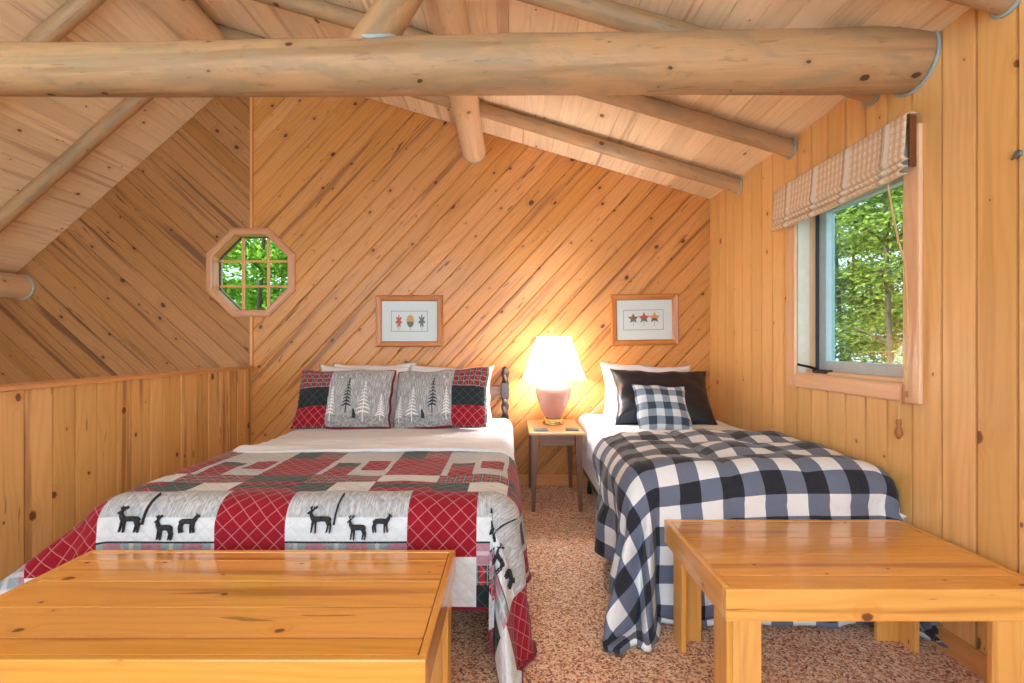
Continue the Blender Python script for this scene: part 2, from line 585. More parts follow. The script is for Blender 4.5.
def blind_mat():
    N = NT('woven_plaid_blind')
    u, v = N.uv()
    fu = N.math('FRACT', N.math('DIVIDE', u, .030))
    fv = N.math('FRACT', N.math('DIVIDE', v, .034))
    c = N.mix(N.math('LESS_THAN', fu, .5), lin(244, 230, 204), lin(220, 198, 168))
    c = N.mix(N.math('MULTIPLY', N.math('LESS_THAN', fv, .45), .5), c, lin(232, 182, 132))
    nz = N.noise(N.vec(N.math('MULTIPLY', u, 160), N.math('MULTIPLY', v, 240)), 1, 2)
    c = N.mix(N.smooth(nz, .42, .68, 0, .5), c, lin(140, 112, 88))
    f2 = N.math('FRACT', N.math('DIVIDE', u, .235))
    w = N.math('LESS_THAN', N.math('ABSOLUTE', N.math('SUBTRACT', f2, .5)), .055)
    c = N.mix(N.math('MULTIPLY', w, .85), c, lin(232, 228, 218))
    g = N.math('LESS_THAN', N.math('ABSOLUTE', N.math('SUBTRACT', f2, .63)), .025)
    c = N.mix(N.math('MULTIPLY', g, .5), c, lin(110, 104, 92))
    N.principled(c, .9, 0, 0, .1, N.bump(nz, .4, .004))
    return N.mat


M['blind'] = blind_mat()
M['blind_lining'] = plain('blind_lining', lin(206, 204, 200), .9, vary=.08, scale=60)


def leaf_mat(name, a, b):
    N = NT(name)
    tc = N.n('ShaderNodeTexCoord')
    nz = N.noise(tc.outputs['Object'], 1.6, 3, .7)
    nz2 = N.noise(tc.outputs['Object'], 9, 1, .7)
    c = N.mix(N.smooth(N.math('ADD', N.math('MULTIPLY', nz, .5), N.math('MULTIPLY', nz2, .5)), .38, .62), a, b)
    df = N.n('ShaderNodeBsdfDiffuse')
    tl = N.n('ShaderNodeBsdfTranslucent')
    N.link(c, df.inputs[0])
    N.link(c, tl.inputs[0])
    mx = N.n('ShaderNodeMixShader')
    mx.inputs[0].default_value = .45
    N.link(df.outputs[0], mx.inputs[1])
    N.link(tl.outputs[0], mx.inputs[2])
    N.link(mx.outputs[0], N.out.inputs[0])
    return N.mat


M['leaves'] = leaf_mat('woodland_leaves', lin(84, 112, 40), lin(176, 190, 98))
M['leaves_bright'] = leaf_mat('maple_leaves', lin(84, 136, 36), lin(176, 208, 92))


# ------------------------------------------------------------------ boards
def clip(poly, nx, ny, c):
    """keep nx*x+ny*y <= c"""
    out = []
    for i in range(len(poly)):
        a, b = poly[i], poly[(i + 1) % len(poly)]
        da, db = nx * a[0] + ny * a[1] - c, nx * b[0] + ny * b[1] - c
        if da <= 0:
            out.append(a)
        if (da < 0 < db) or (db < 0 < da):
            t = da / (da - db)
            out.append((a[0] + (b[0] - a[0]) * t, a[1] + (b[1] - a[1]) * t))
    return out


def halfplanes(poly):
    """outward half planes of a counter-clockwise convex polygon"""
    hp = []
    for i in range(len(poly)):
        a, b = poly[i], poly[(i + 1) % len(poly)]
        dx, dy = b[0] - a[0], b[1] - a[1]
        L = math.hypot(dx, dy)
        nx, ny = dy / L, -dx / L
        hp.append((nx, ny, nx * a[0] + ny * a[1]))
    return hp


def subtract(poly, hole):
    res = []
    cur = poly
    for nx, ny, c in halfplanes(hole):
        o = clip(cur, -nx, -ny, -c)
        if len(o) > 2:
            res.append(o)
        cur = clip(cur, nx, ny, c)
        if len(cur) < 3:
            break
    return res


def area(p):
    return .5 * sum(p[i][0] * p[(i + 1) % len(p)][1] - p[(i + 1) % len(p)][0] * p[i][1] for i in range(len(p)))


def boards(mb, poly, to3d, ang, pitch, chan=0.0, bev=.006, depth=.006, off=0.0, holes=(), jitter=0.0, lift=0.0, flip=False, joints=None):
    """tongue and groove boards over a convex polygon; to3d(p, q, d) places a point d above the face"""
    if area(poly) < 0:
        poly = poly[::-1]
    hp = halfplanes(poly)
    dx, dy = math.cos(ang), math.sin(ang)
    ex, ey = -dy, dx
    vs = [p[0] * ex + p[1] * ey for p in poly]
    us = [p[0] * dx + p[1] * dy for p in poly]
    v = min(vs) - pitch + off
    while v < max(vs):
        w = pitch * (1 + random.uniform(-jitter, jitter))
        tn, ou, ov = random.random(), random.uniform(0, 60), random.uniform(0, 60)
        cuts = [(0, chan / 2, -depth, -depth), (chan / 2, chan / 2 + bev, -depth, 0), (chan / 2 + bev, w - chan / 2 - bev, 0, 0),
                (w - chan / 2 - bev, w - chan / 2, 0, -depth), (w - chan / 2, w, -depth, -depth)]
        for a, b, d0, d1 in cuts:
            if b - a < 1e-6:
                continue
            u0, u1 = min(us) - .1, max(us) + .1
            q = [(u0 * dx + (v + a) * ex, u0 * dy + (v + a) * ey), (u1 * dx + (v + a) * ex, u1 * dy + (v + a) * ey),
                 (u1 * dx + (v + b) * ex, u1 * dy + (v + b) * ey), (u0 * dx + (v + b) * ex, u0 * dy + (v + b) * ey)]
            for nx, ny, c in hp:
                q = clip(q, nx, ny, c)
                if len(q) < 3:
                    break
            if len(q) < 3:
                continue
            pieces = [q]
            for h in holes:
                nxt = []
                for pc in pieces:
                    nxt += subtract(pc, h)
                pieces = nxt
            for pc in pieces:
                if len(pc) < 3 or abs(area(pc)) < 1e-7:
                    continue
                P, U = [], []
                for (x, y) in pc:
                    vv = x * ex + y * ey - v
                    t = (vv - a) / (b - a)
                    P.append(to3d(x, y, d0 + (d1 - d0) * t + lift))
                    U.append((x * dx + y * dy + ou, vv + ov))
                if flip:
                    P, U = P[::-1], U[::-1]
                mb.poly(P, U, 0, tn)
        v += w


def rect(a, b, c, d):
    return [(a, c), (b, c), (b, d), (a, d)]


# ------------------------------------------------------------------ room shell
OCX, OCZ, OAP = -2.135, 1.745, 0.312        # octagon opening, apothem
octo = [(OCX + OAP / math.cos(PI / 8) * math.cos(PI / 8 + k * PI / 4), OCZ + OAP / math.cos(PI / 8) * math.sin(PI / 8 + k * PI / 4)) for k in range(8)]
WY0, WY1, WZ0, WZ1 = 1.976, 2.738, 0.985, 1.955

mb = MB()
boards(mb, [(XL, 0), (XR, 0), (XR, zc(XR)), (XL, ZRIDGE)], lambda p, q, d: (p, D - d, q), math.radians(47), .125,
       bev=.009, depth=.008, holes=[octo], jitter=.03)
n_right = len(mb.f)
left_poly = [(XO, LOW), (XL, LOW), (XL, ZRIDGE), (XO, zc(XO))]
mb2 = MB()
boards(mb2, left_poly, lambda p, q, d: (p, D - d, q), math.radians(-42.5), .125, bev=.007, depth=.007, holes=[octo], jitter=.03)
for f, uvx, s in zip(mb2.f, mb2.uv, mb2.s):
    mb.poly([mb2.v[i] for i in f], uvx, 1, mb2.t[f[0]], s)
# the thickness of the gable behind the boards, with the window well
for p in subtract([(XO, LOW), (XR + .14, LOW), (XR + .14, zc(XR)), (XL, ZRIDGE + .1), (XO, zc(XO))], octo):
    mb.poly([(x, D + .13, z) for x, z in p][::-1], None, 1, .4)
struct(mb.build('wall_back', [M['pine_back'], M['pine_left']]), 'back gable wall of diagonal knotty pine boards meeting at the ridge trim', 'wall')

mb = MB()
boards(mb, rect(YF, D, 0, zc(XR) + .02), lambda p, q, d: (XR - d, p, q), PI / 2, .133, chan=.009, bev=.001, depth=.03,
       holes=[rect(WY0, WY1, WZ0, WZ1)], jitter=.04, off=.02)
for p in subtract(rect(YF, D + .13, -.2, zc(XR)), rect(WY0, WY1, WZ0, WZ1)):
    mb.poly([(XR + .14, x, z) for x, z in p], None, 0, .4)
struct(mb.build('wall_right', M['pine_right']), 'right wall of vertical grooved pine boards with the casement window', 'wall')

mb = MB()
boards(mb, rect(YF, D, 0, .955), lambda p, q, d: (XL + d, p, q), PI / 2, .125, chan=.004, bev=.004, depth=.013, jitter=.25)
mb.poly([(XL - .09, YF, LOW), (XL - .09, D, LOW), (XL - .09, D, .955), (XL - .09, YF, .955)][::-1], [(LOW, 0), (LOW, 6), (.9, 6), (.9, 0)], 0, .5)
struct(mb.build('wall_left', M['pine_half']), 'low half wall of vertical knotty pine boards beside the bigger bed', 'wall')

mb = MB()
boards(mb, rect(YF, D, LOW, zc(XO)), lambda p, q, d: (XO + d, p, q), PI / 2, .13, jitter=.1)
struct(mb.build('wall_far', M['pine_left']))

mb = MB()
mb.box((XL - .1, YF, .955), (XL + .022, D, .978), .004, axis=1, tone=.6)
struct(mb.build('trim_1', M['pine_trim']), 'pine cap board along the top of the half wall', 'trim')

mb = MB()
mb.box((XL - .012, D - .018, .978), (XL + .012, D, OCZ - OAP - .05), .004, axis=2, tone=.5)
mb.box((XL - .012, D - .018, OCZ + OAP + .05), (XL + .012, D, ZRIDGE - .02), .004, axis=2, tone=.5)
struct(mb.build('trim_2', M['pine_trim']), 'thin vertical pine strip under the ridge, above and below the octagon window', 'trim')

mb = MB()
mb.box((XL, D - .016, 0), (XR - .001, D, .085), .004, axis=0, tone=.5)
struct(mb.build('baseboard_back', M['pine_trim']))
mb = MB()
mb.box((XR - .016, YF, 0), (XR, D - .017, .085), .004, axis=1, tone=.45)
struct(mb.build('baseboard_right', M['pine_trim']))

# ceiling: boards running away from the camera on both slopes
mb = MB()
nR = Vector((-SR, 0, -1)).normalized()
nL = Vector((SL, 0, -1)).normalized()


def cR(p, q, d):
    x = XL + q / math.hypot(1, SR)
    return Vector((x, p, zc(x))) + nR * d


def cL(p, q, d):
    x = XL - q / math.hypot(1, SL)
    return Vector((x, p, zc(x))) + nL * d


lenR = (XR + .16 - XL) * math.hypot(1, SR)
lenL = (XL - XO + .3) * math.hypot(1, SL)
boards(mb, rect(YF, D + .14, 0, lenR), cR, 0, .122, bev=.004, depth=.005, jitter=.05)
boards(mb, rect(YF, D + .14, 0, lenL), cL, 0, .122, bev=.004, depth=.005, jitter=.05)
for s, x in ((1, XR + .3), (-1, XO - .4)):
    z = zc(x) + .16
    mb.poly([(XL, YF, ZRIDGE + .16), (XL, D + .3, ZRIDGE + .16), (x, D + .3, z), (x, YF, z)], None, 0, .3)
struct(mb.build('ceiling', M['pine_ceiling']), 'sloped ceiling of pale pine boards above the log rafters', 'ceiling')

mb = MB()
mb.box((XL - .09, YF, -.2), (XR + .14, D + .13, 0), 0)
struct(mb.build('floor', M['carpet']), 'speckled brown and beige carpet floor between the beds', 'floor')
mb = MB()
mb.box((XO, YF, LOW - .1), (XL - .09, D + .1, LOW), 0, axis=1)
struct(mb.build('floor_lower', M['lower_floor']))


# ------------------------------------------------------------------ logs
def log_obj(name, a, b, ra, rb, label, cat, group=None, pale=False, wob=.06, seed=0, ring_at=None, n=36, sag=0.012):
    a, b = Vector(a), Vector(b)
    root = thing(name, a, label, cat, group, 'thing')
    mb = MB()
    pts, rad = [], []
    for i in range(n + 1):
        t = i / n
        p = a.lerp(b, t)
        p += Vector((0, noise.noise(Vector((t * 3, seed, 1.0))), noise.noise(Vector((t * 3, seed, 9.0))))) * sag
        pts.append(p)
        rad.append(ra + (rb - ra) * t)
    mb.tube(pts, rad, 28, True, 0, random.uniform(.3, .7), wob, seed)
    mb.build('log', M['log_pale' if pale else 'log'], root)
    if ring_at:
        for (c, nrm, r, stretch) in ring_at:
            rb_ = MB()
            nrm = Vector(nrm).normalized()
            e1 = Vector(stretch[0]).normalized()
            e2 = nrm.cross(e1).normalized()
            P = []
            for j in range(41):
                an = 2 * PI * j / 40
                P.append(Vector(c) + e1 * math.cos(an) * r * stretch[1] + e2 * math.sin(an) * r)
            rb_.tube(P, .007, 8, False, 0, .5)
            rb_.build('caulk_ring', M['caulk'], root)['label'] = 'grey caulk bead sealing the log end'
    return root


BY = 1.95
log_obj('log_tie_beam', (-3.3, BY, 2.248), (XR + .02, BY, 2.303), .086, .121,
        'thick peeled log tie beam spanning the whole room below the rafters', 'beam', wob=.05, seed=3, n=90,
        ring_at=[((XR - .004, BY, 2.300), (1, 0, 0), .122, ((0, 1, 0), 1.0))])
log_obj('ridge_log', (-2.143, YF, 3.30), (-2.143, D + .02, 3.30), .115, .113,
        'pale ridge log running under the peak, seen above the tie beam', 'beam', pale=True, wob=.04, seed=5,
        ring_at=[((-2.143, D - .004, 3.30), (0, 1, 0), .115, ((1, 0, 0), 1.0))])
PX, PZ = -.304, 2.744
log_obj('log_purlin', (PX, YF, PZ), (PX, D + .02, PZ), .098, .092,
        'pale log purlin passing over the tie beam, its round end meeting the back wall', 'beam', pale=True, wob=.05, seed=8,
        ring_at=[((PX, D - .004, PZ), (0, 1, 0), .093, ((1, 0, 0), 1.0))])
brace = log_obj('log_brace', (-.60, BY, 2.315), (-.36, BY, 2.70), .078, .07,
        'short leaning log brace standing on the tie beam', 'brace', wob=.05, seed=11, n=10)
mb = MB()
P = []
for j in range(41):
    an = 2 * PI * j / 40
    yy = .078 * math.sin(an)
    P.append((-.553 + .092 * math.cos(an), BY + yy, 2.277 + math.sqrt(.1085 ** 2 - yy ** 2)))
mb.tube(P, .009, 8, False)
mb.build('caulk_ring', M['caulk'], brace)['label'] = 'grey caulk bead at the foot of the brace'
log_obj('log_plate', (-4.02, YF, 1.625), (-4.02, D + .02, 1.625), .11, .10,
        'log wall plate under the low eave at the far left', 'beam', pale=True, wob=.05, seed=14,
        ring_at=[((-4.02, D - .004, 1.625), (0, 1, 0), .10, ((1, 0, 0), 1.0))])
RR = .050
rnames = ['nearest to the back wall', 'second from the back wall', 'third from the back wall',
          'fourth from the back wall', 'fifth from the back wall']
for i in range(4):
    y = (3.45, 2.80, 2.17, 1.58)[i]
    x1 = XR + .01
    dz = RR * math.hypot(1, SR) + .002
    log_obj('log_rafter', (XL + .02, y, zc(XL + .02) - dz), (x1, y, zc(x1) - dz), RR, RR * .95,
            'slim log rafter on the right slope, ' + rnames[i], 'rafter', 'right slope log rafters', wob=.06, seed=20 + i,
            ring_at=[((XR - .004, y, zc(XR) - dz), (1, 0, 0), RR + .001, ((0, 0, 1), 1.05))])
for i in range(3):
    y = (3.45, 2.76, 2.10)[i]
    x1 = -4.2
    dz = RR * math.hypot(1, SL) * .72
    log_obj('log_rafter', (XL - .02, y, zc(XL - .02) - dz), (x1, y, zc(x1) - dz), RR, RR,
            'slim log rafter on the steep left slope, ' + rnames[i], 'rafter', 'left slope log rafters', wob=.06, seed=30 + i)

# ------------------------------------------------------------------ octagon window
w1 = thing('window_1', (OCX, D, OCZ), 'octagon window with pine grille low on the gable wall above the half wall', 'window', kind='structure')


def octpts(ap, y):
    return [Vector((OCX + ap / math.cos(PI / 8) * math.cos(PI / 8 + k * PI / 4), y, OCZ + ap / math.cos(PI / 8) * math.sin(PI / 8 + k * PI / 4))) for k in range(8)]


def octring(mb, prof, tone=.5):
    """prof: list of (apothem, y) swept round the octagon, mitred"""
    for k in range(8):
        L = 0
        ou = random.uniform(0, 30)
        for (a0, y0), (a1, y1) in zip(prof, prof[1:]):
            A, B = octpts(a0, y0), octpts(a1, y1)
            q = [A[k], A[(k + 1) % 8], B[(k + 1) % 8], B[k]]
            wd = math.hypot(a1 - a0, y1 - y0)
            e = (A[0] - A[1]).length
            mb.poly(q, [(ou, L), (ou + e, L), (ou + e, L + wd), (ou, L + wd)], 0, tone)
            L += wd


mb = MB()
octring(mb, [(OAP - .004, D + .0), (OAP - .004, D - .02), (OAP + .008, D - .026), (OAP + .035, D - .024), (OAP + .052, D - .014), (OAP + .055, D)], .6)
mb.build('casing', M['octagon_casing'], w1)
mb = MB()
octring(mb, [(OAP - .002, D + .13), (OAP - .002, D - .002)], .6)
mb.build('jamb', M['pine_trim'], w1)
mb = MB()
octring(mb, [(OAP - .001, D + .10), (OAP - .001, D + .078), (OAP - .007, D + .078), (OAP - .007, D + .10)], .4)
mb.build('sash', M['gasket'], w1)
mb = MB()
m_ = .105
for s in (-1, 1):
    mb.box((OCX + s * m_ - .011, D + .068, OCZ - OAP + .01), (OCX + s * m_ + .011, D + .085, OCZ + OAP - .01), .003, axis=2)
    mb.box((OCX - OAP + .01, D + .070, OCZ + s * m_ - .009), (OCX + OAP - .01, D + .083, OCZ + s * m_ + .009), .003, axis=0)
mb.build('grille', M['pine_trim'], w1)
mb = MB()
A = octpts(OAP - .006, D + .090)
B = octpts(OAP - .006, D + .094)
mb.poly([*A], None)
mb.poly([*B][::-1], None)
mb.build('glass_pane', M['glass_screen_dim'], w1)  # tint added to darken the bright foliage behind

# ------------------------------------------------------------------ casement window
w2 = thing('window_2', (XR, (WY0 + WY1) / 2, WZ0), 'casement window with blue grey sash and pine casing in the right wall', 'window', kind='structure')
cw = .078


def casing(mb, y0, y1, z0, z1, ax):
    mb.box((XR - .022, y0, z0), (XR, y1, z1), .008, axis=ax, tone=.6)


mb = MB(); casing(mb, WY0 - cw, WY0 + .004, WZ0 - cw + .006, WZ1 + cw, 2); mb.build('side_casing', M['pine_casing'], w2)
mb = MB(); casing(mb, WY1 - .004, WY1 + cw, WZ0 - cw + .006, WZ1 + cw, 2); mb.build('side_casing', M['pine_casing'], w2)
mb = MB(); casing(mb, WY0 + .004, WY1 - .004, WZ1 - .004, WZ1 + cw, 1); mb.build('head_casing', M['pine_casing'], w2)
mb = MB(); casing(mb, WY0 + .004, WY1 - .004, WZ0 - cw + .006, WZ0 + .004, 1); mb.build('apron', M['pine_casing'], w2)
XG = XR + .137
mb = MB()
mb.box((XR, WY1 - .004, WZ0), (XR + .066, WY1 + .012, WZ1), 0)
mb.box((XR + .066, WY1 - .008, WZ0), (XR + .18, WY1 + .012, WZ1), 0, mat=1, axis=2)
mb.box((XR, WY0 - .012, WZ0), (XR + .18, WY0 + .004, WZ1), 0, mat=1, axis=2)
mb.box((XR, WY0, WZ1 - .004), (XR + .18, WY1, WZ1 + .012), 0, mat=1, axis=1)
mb.build('jamb', [M['daylit_jamb'], M['pine_casing']], w2)
mb = MB()
mb.box((XR - .002, WY0, WZ0 - .012), (XR + .18, WY1, WZ0 + .006), .002, axis=1, tone=.6)
mb.box((XR + .04, WY0 + .004, WZ0 + .004), (XR + .10, WY1 - .012, WZ0 + .022), .004, axis=1, tone=.4)
mb.build('sill', M['pine_casing'], w2)
mb = MB()
sw = .072
mb.box((XG - .03, WY1 - .012 - sw, WZ0 + .02), (XG + .02, WY1 - .012, WZ1 - .005), .004)
mb.box((XG - .03, WY0 + .004, WZ0 + .02), (XG + .02, WY0 + .004 + sw, WZ1 - .005), .004)
mb.box((XG - .03, WY0 + .004 + sw, WZ0 + .02), (XG + .02, WY1 - .012 - sw, WZ0 + .02 + sw * .8), .004)
mb.box((XG - .03, WY0 + .004 + sw, WZ1 - .005 - sw), (XG + .02, WY1 - .012 - sw, WZ1 - .005), .004)
mb.build('sash', M['sash'], w2)
mb = MB()
mb.box((XG - .042, WY1 - .026, WZ0 + .02), (XG - .03, WY1 - .010, WZ1 - .005), .002)
mb.build('gasket', M['gasket'], w2)
mb = MB()
mb.box((XG, WY0 + .07, WZ0 + .07), (XG + .005, WY1 - .08, WZ1 - .07), 0)
mb.build('glass_pane', M['glass_screen_dim'], w2)
mb = MB()
cy = WY1 - .10
mb.box((XR + .03, cy - .10, WZ0 + .012), (XR + .07, cy + .02, WZ0 + .032), .006)
mb.tube([(XR + .045, cy, WZ0 + .03), (XR + .03, cy + .03, WZ0 + .042), (XR + .005, cy + .085, WZ0 + .052), (XR - .004, cy + .12, WZ0 + .062)],
        [.008, .007, .006, .007], 10)
mb.tube([(XR - .004, cy + .118, WZ0 + .06), (XR - .012, cy + .118, WZ0 + .085)], .008, 10)
mb.build('crank_handle', M['dark_metal'], w2)

# ------------------------------------------------------------------ roman blind
BY0, BY1 = 1.905, 2.865
bl = thing('roman_blind', (XR, BY0, 1.84), 'woven plaid roman blind pulled up over the casement window', 'blind')
mb = MB()
prof = [(.006, 2.070), (.050, 2.074), (.060, 2.066), (.062, 2.03), (.065, 1.98), (.070, 1.93), (.074, 1.906), (.066, 1.892), (.050, 1.890),
        (.070, 1.882), (.084, 1.872), (.072, 1.862), (.052, 1.862), (.074, 1.852), (.090, 1.838), (.080, 1.828), (.056, 1.834)]
P, U = [], []
nY = 60
cum = [0]
for i in range(1, len(prof)):
    cum.append(cum[-1] + math.hypot(prof[i][0] - prof[i - 1][0], prof[i][1] - prof[i - 1][1]))
for i, (d, z) in enumerate(prof):
    row, ur = [], []
    for j in range(nY + 1):
        y = BY0 + (BY1 - BY0) * j / nY
        t = max(0, (2.0 - z) / .16)
        wv = noise.noise(Vector((y * 6, z * 9, 2.0))) * .010 * t
        sag = -.012 * t * math.sin(PI * j / nY) + .006 * t * noise.noise(Vector((y * 9, 3, z * 20)))
        row.append((XR - .004 - d + wv, y, z + sag))
        ur.append((y, cum[i]))
    P.append(row)
    U.append(ur)
mb.grid(P, U)
o = mb.build('fabric', M['blind'], bl)
sol = o.modifiers.new('thick', 'SOLIDIFY')
sol.thickness = .003
sol.offset = -1
mb = MB()
mb.box((XR - .055, BY0 + .012, 2.03), (XR - .024, BY1 - .012, 2.066), .003, axis=1)
mb.box((XR - .050, BY0 + .002, 1.862), (XR - .024, BY0 + .012, 2.066), .002, axis=2)
mb.build('mounting_board', M['brown_board'], bl)
mb = MB()
P, U = [], []
for i, (d, z) in enumerate([(.052, 2.028), (.050, 1.95), (.046, 1.90), (.042, 1.85)]):
    P.append([(XR - d, BY0 + .02 + (BY1 - BY0 - .04) * j / 10, z) for j in range(11)])
    U.append([(j * .1, z) for j in range(11)])
mb.grid(P, U)
mb.build('lining', M['blind_lining'], bl)
mb = MB()
cordp = [(1.575, 2.01, 1.845), (1.578, 1.99, 1.72), (1.583, 1.963, 1.58), (1.590, 1.935, 1.47), (1.598, 1.935, 1.30), (1.602, 1.945, 1.10), (1.604, 1.955, .965)]
mb.tube(cordp, .0035, 8)
mb.tube([(1.600, 1.96, .965), (1.598, 1.975, .90), (1.602, 1.985, .84)], .003, 8)
mb.build('pull_cord', M['cord'], bl)
mb = MB()
mb.lathe([(0, .845), (.008, .842), (.011, .83), (.007, .815), (.013, .80), (.016, .785), (.011, .772), (.005, .762), (0, .76)], (1.604, 1.986, 0), 16)
mb.build('tassel_bead', M['tassel'], bl)

ck = thing('cord_cleat', (XR - .022, 1.955, .95), 'small brown cord cleat screwed to the lower corner of the window casing', 'cleat')
mb = MB()
mb.box((XR - .034, 1.948, .938), (XR - .022, 1.962, .962), .003)
mb.tube([(XR - .036, 1.955, .91), (XR - .038, 1.955, .93), (XR - .034, 1.955, .95), (XR - .038, 1.955, .97), (XR - .034, 1.955, .99)], [.004, .005, .006, .005, .004], 8)
mb.build('cleat', M['tassel'], ck)

hk = thing('coat_hook', (XR, 1.545, 1.76), 'small dark metal hook screwed into the right wall near the photo edge', 'hook')
mb = MB()
mb.lathe([(0, -.008), (.012, -.008), (.013, .002), (.006, .006), (0, .006)], (0, 0, 0), 14)
mbv = [Vector((XR - p[2] - .002, 1.545 + p[0], 1.765 + p[1])) for p in mb.v]
mb.v = [tuple(p) for p in mbv]
mb.tube([(XR - .004, 1.545, 1.765), (XR - .022, 1.54, 1.757), (XR - .036, 1.53, 1.744), (XR - .046, 1.515, 1.744), (XR - .05, 1.505, 1.758)], [.006, .005, .0045, .004, .005], 10)
mb.build('hook', M['grey_metal'], hk)

# ------------------------------------------------------------------ benches
def make_bench(label, x0, x1, y0, y1, legx0, legx1, legy1, planks):
    H = .43
    root = thing('bench', ((x0 + x1) / 2, (y0 + y1) / 2, 0), label, 'bench', 'varnished pine benches')
    rt, rh = .020, .095
    mb = MB()
    ya = y1 - rt
    for w in planks:
        yb = max(ya - w, y0 + rt)
        mb.box((x0 + rt + .002, yb + .0025, H - .022), (x1 - rt - .002, ya - .0025, H - .002), .0012, axis=0, seg=1)
        ya = yb
    mb.build('seat_boards', M['bench'], root)
    for nm, lo, hi, ax in (('front_rail', (x0, y0, H - rh), (x1, y0 + rt, H), 0), ('back_rail', (x0, y1 - rt, H - rh), (x1, y1, H), 0),
                           ('side_rail', (x0, y0 + rt, H - rh), (x0 + rt, y1 - rt, H), 1), ('side_rail', (x1 - rt, y0 + rt, H - rh), (x1, y1 - rt, H), 1)):
        mb = MB()
        mb.box(lo, hi, .004, axis=ax)
        mb.build(nm, M['bench'], root)
    lw, lt = .092, .019
    for sx in (0, 1):
        for sy in (0, 1):
            mb = MB()
            xa = legx0 if sx == 0 else legx1
            d = 1 if sx == 0 else -1
            ya_ = (y0 + .004) if sy == 0 else legy1
            e = 1 if sy == 0 else -1
            bx = lambda a, b: (min(a, b), max(a, b))
            X0, X1 = bx(xa, xa + d * lt)
            Y0, Y1 = bx(ya_, ya_ + e * lw)
            top = H - rh if (sy == 0 or True) else H
            mb.box((X0, Y0, 0), (X1, Y1, top), .003, axis=2)
            X0, X1 = bx(xa + d * lt, xa + d * (lt + .085))
            Y0, Y1 = bx(ya_, ya_ + e * lt)
            mb.box((X0, Y0, 0), (X1, Y1, top), .003, axis=2)
            mb.build('leg', M['bench_leg'], root)
    return root


make_bench('long varnished pine bench at the foot of the patchwork quilt bed', -1.475, -.195, 1.097, 1.690, -1.472, -.198, 1.60,
           [.065, .138, .146, .138, .07])
make_bench('varnished pine bench at the foot of the checked bed near the window', .633, 1.606, 1.412, 1.985, .636, 1.525, 1.882,
           [.166, .142, .152, .075])

# ------------------------------------------------------------------ cloth
def sstep(a, b, x):
    t = max(0.0, min(1.0, (x - a) / (b - a)))
    return t * t * (3 - 2 * t)


